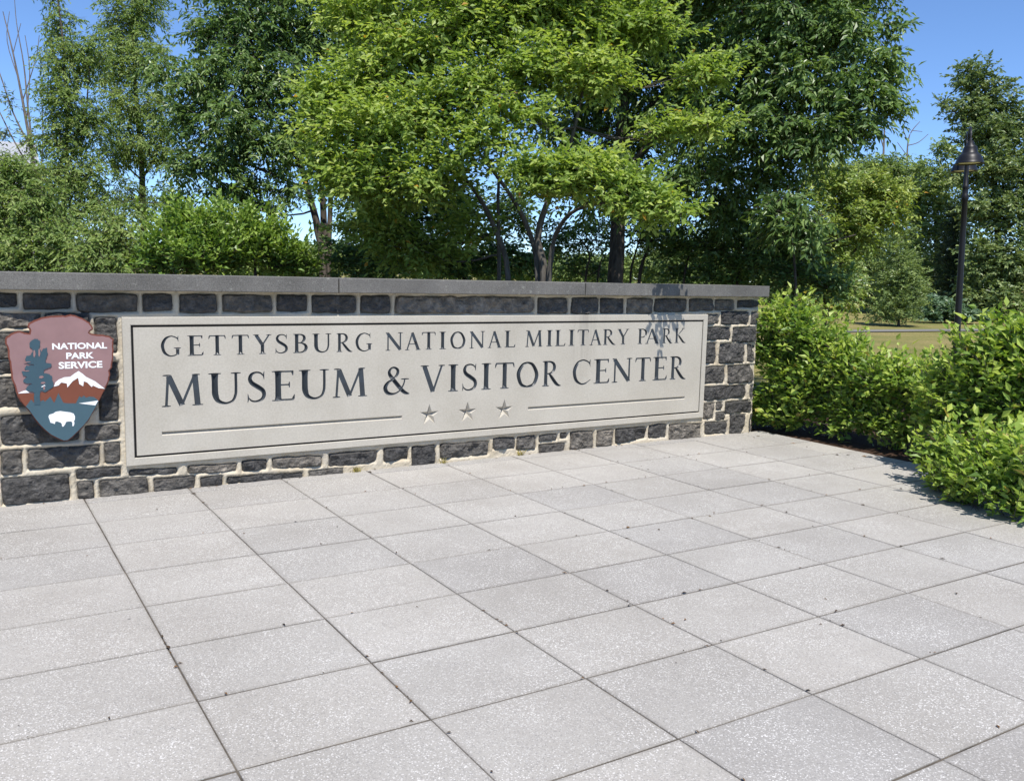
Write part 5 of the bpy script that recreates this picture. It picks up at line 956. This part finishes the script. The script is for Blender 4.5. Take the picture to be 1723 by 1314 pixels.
# ------------------------------------------------------------------ building far behind the left trees
M_ROOF = mat_simple('grey_metal_roof', (0.33, 0.34, 0.36), 0.45, 0.5, 0.08, 1.5)
M_WALLW = mat_simple('white_clapboard', (0.72, 0.72, 0.70), 0.7, 0.3, 0.05, 2.0)
M_GLS = mat_simple('dark_window_glass', (0.03, 0.035, 0.04), 0.1, 0.6, 0.1, 2.0)
bx, by = -2.2, 41.0
bld = empty('farm_building', (bx, by, -0.06))
tag(bld, 'white walled building with grey gabled roof half hidden by the leftmost trees', 'building')
adopt(box('wall', bx - 9, bx + 5.2, by, by + 9, -0.06, 3.7, M_WALLW), bld)
RV = [(bx - 9.4, by - .45, 3.55), (bx + 5.6, by - .45, 3.55), (bx + 5.6, by + 4.5, 6.75), (bx - 9.4, by + 4.5, 6.75), (bx + 5.6, by + 9.45, 3.55), (bx - 9.4, by + 9.45, 3.55)]
RV += [(x, y, z + .14) for x, y, z in RV]
adopt(mesh_obj('roof', RV, [(6, 7, 8, 9), (9, 8, 10, 11), (3, 2, 1, 0), (5, 4, 2, 3), (0, 1, 7, 6), (4, 5, 11, 10), (1, 2, 8, 7), (2, 4, 10, 8), (3, 0, 6, 9), (5, 3, 9, 11)], M_ROOF), bld)
GV = [(bx + 5.2, by, 3.7), (bx + 5.2, by + 9, 3.7), (bx + 5.2, by + 4.5, 6.55), (bx + 5.0, by, 3.7), (bx + 5.0, by + 9, 3.7), (bx + 5.0, by + 4.5, 6.55)]
adopt(mesh_obj('gable', GV, [(0, 1, 2), (5, 4, 3), (0, 2, 5, 3), (1, 4, 5, 2)], M_WALLW), bld)
for wx in (-6.5, -3.2, 0.2, 3.2):
    w_ = adopt(box('window', bx + wx - .55, bx + wx + .55, by - .05, by + .03, 1.2, 2.9, M_WALLW), bld)
    p_ = (box('pane', bx + wx - .45, bx + wx + .45, by - .062, by - .04, 1.3, 2.8, M_GLS)); p_.parent = w_

# ------------------------------------------------------------------ crumbs of dry leaf on the paving
r = np.random.default_rng(5)
V = []; F = []; tn = []
pts = [(483, 985)]
for k in range(300):
    if k < 215:      # caught in the joints
        i, j = r.integers(0, 9), r.integers(0, 9)
        if r.random() < .6: x, y = PX0 + i * PDX + r.normal(0, .006), r.uniform(1.5, 6.9)
        else: x, y = r.uniform(-.2, 7.4), PY0 - j * PDY + r.normal(0, .006)
        s = r.uniform(.003, .013) if r.random() < .85 else r.uniform(.014, .024)
    else:
        x, y = r.uniform(-.3, 7.4), r.uniform(1.4, 6.9); s = r.uniform(.004, .014)
        if r.random() < .25: y = 6.955 - abs(r.normal(0, .02)); s = .014
        elif r.random() < .3: x = 7.5 - abs(r.normal(0, .25)); s = r.uniform(.01, .025)
    a = r.uniform(0, 6.28); ca, sa = math.cos(a), math.sin(a); w = s * r.uniform(.2, .6)
    b = len(V)
    for u, v, z in ((-s, 0, .003), (0, -w, .006 + r.uniform(0, .006)), (s * 1.2, 0, .003), (0, w, .005)):
        V.append((x + u * ca - v * sa, y + u * sa + v * ca, z + .001))
    F += [(b, b + 1, b + 2), (b, b + 2, b + 3)]; t_v = r.uniform(0, .94); tn += [t_v, t_v]
M_LIT = mat_leaf('dry_leaf_crumb', (0.05, 0.035, 0.025), (0.12, 0.075, 0.04), (0.28, 0.15, 0.06))
lit = tris_obj('leaf_litter', np.array(V), np.array(F), M_LIT, attr=np.array(tn))
tag(lit, 'scattered crumbs of dry brown leaves on the paving', 'leaf litter', kind='stuff')

# ------------------------------------------------------------------ dry weeds in the joint at the foot of the wall
M_WEED = mat_leaf('dry_weed_blade', (0.16, 0.14, 0.04), (0.36, 0.30, 0.09), (0.50, 0.42, 0.14))
for wx, hgt_, nb, lab in ((2.80, .045, 46, 'dry yellow weed tuft at the wall foot below the left ruled line'), (4.42, .06, 20, 'thin dry weed tuft at the wall foot right of the third star'), (3.62, .05, 16, 'small dry weed tuft at the wall foot below the first star')):
    V = []; F = []; tn = []
    for k in range(nb):
        a = r.uniform(0, 6.28); x, y = wx + r.normal(0, .018), 6.948 + r.normal(0, .006); h = hgt_ * r.uniform(.4, 1.2); w = .003
        q = len(V); lx, ly = math.cos(a) * h * .7, math.sin(a) * h * .35 - h * .2
        V += [(x - w, y, 0), (x + w, y, 0), (x + lx * .5 + w * .7, y + ly * .4, h * .7), (x + lx, y + ly, h)]
        F += [(q, q + 1, q + 2), (q, q + 2, q + 3)]; t_v = r.uniform(0, .93); tn += [t_v, t_v]
    o = tris_obj('weed_tuft', np.array(V), np.array(F), M_WEED, attr=np.array(tn))
    tag(o, lab, 'weed', 'weeds at the wall foot')
